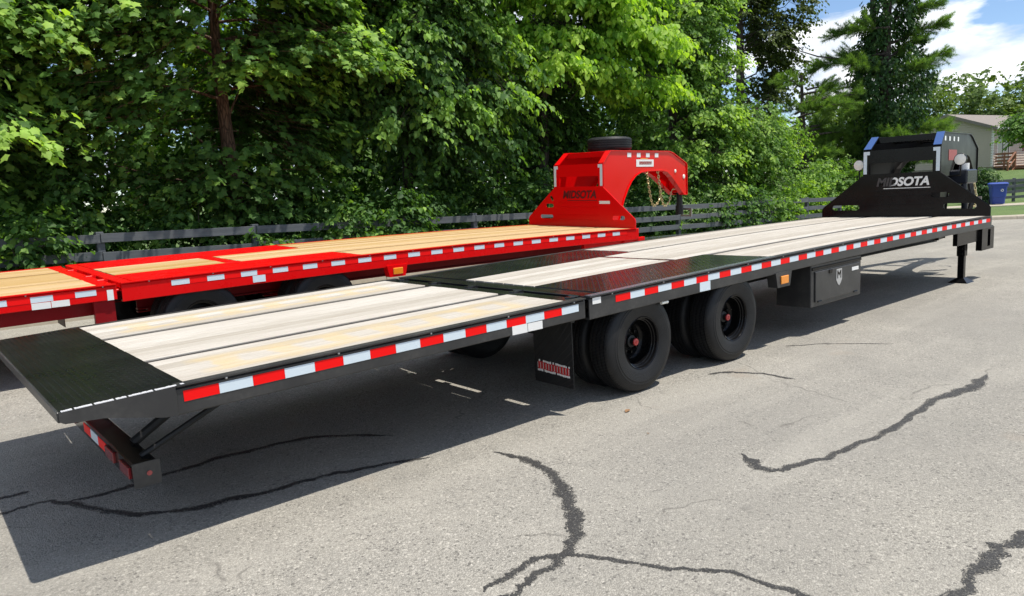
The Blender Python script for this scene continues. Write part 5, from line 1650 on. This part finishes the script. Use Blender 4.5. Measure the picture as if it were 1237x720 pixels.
# view-independent lumps of ivy round the stem
n = 26000
zz = r_.uniform(0.2, 9.8, n)
an = r_.uniform(0, 6.283, n)
env = np.interp(zz, [0, 1.6, 2.6, 4.2, 6.0, 7.4, 8.6, 9.8], [0.6, 0.7, 1.2, 1.6, 1.4, 1.1, 0.9, 0.6])
cyl = np.column_stack([np.cos(an), np.sin(an), zz])
lump = env * (1.0 + 0.42 * Noise3(5, 2.6)(cyl * np.array([1.4, 1.4, 0.75])) + 0.22 * Noise3(6, 6.0)(cyl))
lump = np.clip(lump, 0.26, 1.9) * (1 - 0.5 * r_.random(n) ** 2.2)
pos = np.column_stack([np.cos(an) * lump, np.sin(an) * lump, zz]) + np.column_stack([np.interp(zz, tp_[:, 2], tp_[:, 0]), np.interp(zz, tp_[:, 2], tp_[:, 1]), np.zeros(n)])
keep = Noise3(8, 3.0)(pos) > -0.35
pos, an, zz = pos[keep], an[keep], zz[keep]
n = len(pos)
outv = np.column_stack([np.cos(an), np.sin(an), np.zeros(n)])
dv = np.column_stack([r_.normal(size=n) * 0.5, r_.normal(size=n) * 0.5, -np.ones(n)]) + outv * 0.5
nv = outv * 0.8 + np.array([0, 0, 0.6]) + r_.normal(size=(n, 3)) * 0.45
link('ivy', leaves_mesh('ivy', pos, dv, nv, 0.135 * r_.uniform(.6, 1.3, n), np.clip(r_.normal(.40, .2, n), 0, 1), 'oval', MT['ivy']), pine)

def pine_branches(root, specs, seed, name='needles', dens=1.0, droop=0.12):
    """specs: (z, azimuth, length, rise); tufts of needles along and beside each bough"""
    r_ = np.random.default_rng(seed)
    mb = MB()
    pos = []; dr_ = []
    for z, az, ln, rise in specs:
        d = np.array([math.cos(az), math.sin(az), 0.0]); sdv = np.array([-d[1], d[0], 0])
        st = np.array([0, 0, z])
        k = 9
        t = np.linspace(0, 1, k)
        P = st + d * (ln * t)[:, None] + sdv * (0.15 * ln * np.sin(t * 3 + z))[:, None]
        P[:, 2] += rise * t - droop * ln * t ** 2
        mb.tube([tuple(p) for p in P], list(np.linspace(0.05, 0.010, k)), 6)
        nb = int(ln * 15 * dens)
        for i in range(nb):
            u = r_.uniform(0.22, 1.0)
            b = np.array([np.interp(u, t, P[:, a]) for a in range(3)])
            sg = r_.choice([-1, 1])
            bl = r_.uniform(0.3, 1.0) * (1.2 - 0.6 * u)
            bd = d * r_.uniform(0.3, 1.0) + sdv * sg * r_.uniform(0.1, 1.0) + np.array([0, 0, r_.uniform(-0.35, 0.75)])
            bd /= np.linalg.norm(bd)
            e = b + bd * bl
            mb.tube([tuple(b), tuple(e)], [0.012, 0.005], 4, caps=False)
            for q in np.arange(0.25, 1.01, 0.13 / bl * 0.8):
                c = b + bd * bl * q
                for _ in range(2):
                    pos.append(c); dr_.append(bd)
    mb.build('boughs', MT['bark_dark'], root, True)
    pos = np.array(pos); dr_ = np.array(dr_)
    per = 17
    N = len(pos) * per
    Pn = np.repeat(pos, per, 0) + r_.normal(size=(N, 3)) * 0.02
    Dn = np.repeat(dr_, per, 0) * 0.7 + r_.normal(size=(N, 3)) * 0.6 + np.array([0, 0, 0.12])
    Nn = r_.normal(size=(N, 3)) * 0.6 + np.array([0, 0, 1])
    ti = np.clip(np.repeat(r_.normal(.5, .15, len(pos)), per) + r_.normal(0, .1, N), 0, 1)
    link(name, leaves_mesh(name, Pn, Dn, Nn, 0.18 * r_.uniform(.6, 1.2, N), ti, 'needle', MT['needle']), root)
# needles are drawn a little broad so that tufts read at this distance
_old = leaf_tpl
def leaf_tpl(kind):
    if kind == 'needle':
        return np.array([(0, 0.028, 0), (1, 0.0, -0.05), (0, -0.028, 0)], float), np.array([(0, 1, 2)])
    return _old(kind)
sp_ = []
for z, az, ln, rise in ((7.9, -0.9, 1.9, .7), (7.0, -1.2, 2.1, .8), (6.4, -0.7, 1.6, .9), (5.6, -1.0, 2.3, 1.1), (5.2, -0.5, 1.5, .8), (4.7, -1.3, 1.7, .9), (3.3, -1.0, 2.6, .5), (2.7, -0.7, 2.9, .35), (2.2, -1.2, 2.4, .3),
                       (7.6, 2.3, 2.8, .2), (6.6, 1.9, 3.9, .1), (5.9, 2.5, 2.2, .5), (5.0, 2.1, 3.6, -.1), (4.3, 2.6, 2.6, .2), (3.7, 1.8, 3.8, .1), (3.2, 2.4, 3.0, .3), (2.6, 2.0, 3.4, .2), (2.0, 2.6, 2.6, .2), (3.0, -2.4, 2.0, .4), (2.3, -2.0, 2.2, .3),
                       (5.5, -2.2, 1.5, .6), (8.6, 0.5, 2.0, .5), (9.2, -1.5, 1.8, .5), (9.6, 2.5, 2.0, .4), (10.3, -0.5, 1.6, .5), (11.0, 2.0, 1.5, .4)):
    sp_.append((z, az + r_.uniform(-0.25, 0.25), ln * (0.95 if az < 0 else 0.8), rise))
pine_branches(pine, sp_, 78, dens=2.1)
# a dead bare bough
dead = MB().tube([(0.1, -0.2, 6.2), (-0.9, 1.0, 6.45), (-1.6, 2.2, 6.75), (-2.3, 3.4, 7.35)], [0.06, 0.045, 0.03, 0.012], 7)
dead.build('bare_bough', MT['bark_dark'], pine, True)

pine2 = empty('pine_tree', (26.0, 12.2, gz(26.0, 12.2)))
prop(pine2, 'loose green pine left of the ivy covered trunk', 'tree', 'trees behind the board fence')
MB().tube([(0, 0, -0.2), (0.1, 0.05, 3), (0.0, 0.1, 6.0)], [0.16, 0.13, 0.05], 12).build('trunk', MT['bark_dark'], pine2, True)
pine_branches(pine2, [(z, r_.uniform(0, 6.28), r_.uniform(1.8, 3.2), 0.4) for z in np.arange(0.8, 5.6, 0.19)], 79, dens=0.8)

# small tree in front of the house, topiary bush, shrubs by the wall
tree('small_tree', 'small round tree before the house at the right edge', (46.5, 9.2, gz(46.5, 9.2)), 3.8, 0.09,
     [(46.5, 9.0, gz(46.5, 9.2) + 3.25, 1.9, 1.9, 0.95), (46.3, 7.8, gz(46.5, 9.2) + 3.4, 1.2, 1.1, 0.7)], 700, 12, 0.15, 90, MT['leaf_mid'], MT['bark_dark'], 'oval', nlimb=12, group='garden plants by the house', tint_mu=0.4)
shrub('shrub', 'dark clipped bush beside the fence left of the bin', 37.3, 8.80, 0.55, 0.55, 1.75, 420, 0.10, 91, MT['ivy'], .5, group='garden plants by the house', gap=-0.8)
shrub('shrub', 'pale bush against the beige house wall', 51.0, 14.3, 0.7, 0.6, 1.4, 260, 0.13, 92, MT['leaf_mid'], .7, group='garden plants by the house')

# far tree line
r_ = np.random.default_rng(95)
FT = []
for i, (az, dist, h) in enumerate(((12.0, 78, 10), (14.2, 92, 11), (16.4, 84, 10.0), (18.3, 96, 11.5), (20.4, 88, 10.5), (22.6, 96, 11), (25.0, 90, 10), (28.0, 84, 9.5), (31.5, 78, 9.5), (36, 72, 9), (41, 66, 8.5), (47, 62, 8.5), (54, 58, 8), (61, 58, 8), (68, 56, 8), (75, 56, 8), (82, 56, 8), (89, 58, 8))):
    a = R(az)
    x, y = -4.1 + dist * math.cos(a), -3.7 + dist * math.sin(a)
    z = gz(x, y)
    wd_ = dist * 0.032
    names = ['at the right picture edge', 'right of the house roof', 'above the house roof ridge', 'above the left roof end', 'left of the house', 'behind the ivy covered pine', 'behind the loose pine', 'behind the tall olive tree',
             'behind the bush at the black headboard', 'behind the sunlit ash', 'behind the gooseneck chains', 'behind the spare wheel', 'behind the red headboard', 'behind the dark middle tree', 'right of the reddish trunk', 'left of the reddish trunk', 'behind the left maple', 'at the left picture edge']
    tree('far_tree', 'distant leafy tree %s' % names[i], (x, y, z), h, 0.25,
         [(x, y, z + h * 0.55, wd_ * 0.9, wd_ * 0.8, h * 0.42), (x + wd_ * 0.5, y - wd_ * 0.4, z + h * 0.42, wd_ * 0.7, wd_ * 0.6, h * 0.36), (x - wd_ * 0.5, y + wd_ * 0.4, z + h * 0.45, wd_ * 0.7, wd_ * 0.6, h * 0.36), (x, y, z + h * 0.2, wd_, wd_ * .7, h * .22)],
         800, 8, 0.34, 100 + i, MT['leaf_far'], MT['bark_dark'], 'card', nlimb=6, group='distant tree line', twigs=0.0, trunk_top=0.55, spray_len=0.9, gap=-0.3, freq=0.9, tilt=0.8)

# grass blades on the verge between kerb and fence
r_ = np.random.default_rng(120)
n = 42000
x = r_.uniform(-8, 24, n); d = r_.uniform(0.24, 1.5, n) ** 1.0
y = kerb_y(x) + d
z = T(x, y)
pos = np.column_stack([x, y, z - 0.01])
dv = np.column_stack([r_.normal(size=n) * 0.35, r_.normal(size=n) * 0.35, np.ones(n)])
nv = r_.normal(size=(n, 3)); nv[:, 2] *= 0.3
me = leaves_mesh('verge_grass', pos, dv, nv, r_.uniform(0.06, 0.18, n), np.clip(r_.normal(.5, .2, n), 0, 1), 'needle', MT['grass_blade'])
prop(link('verge_grass', me), 'green grass on the verge between kerb and fence', 'grass', kind='stuff')
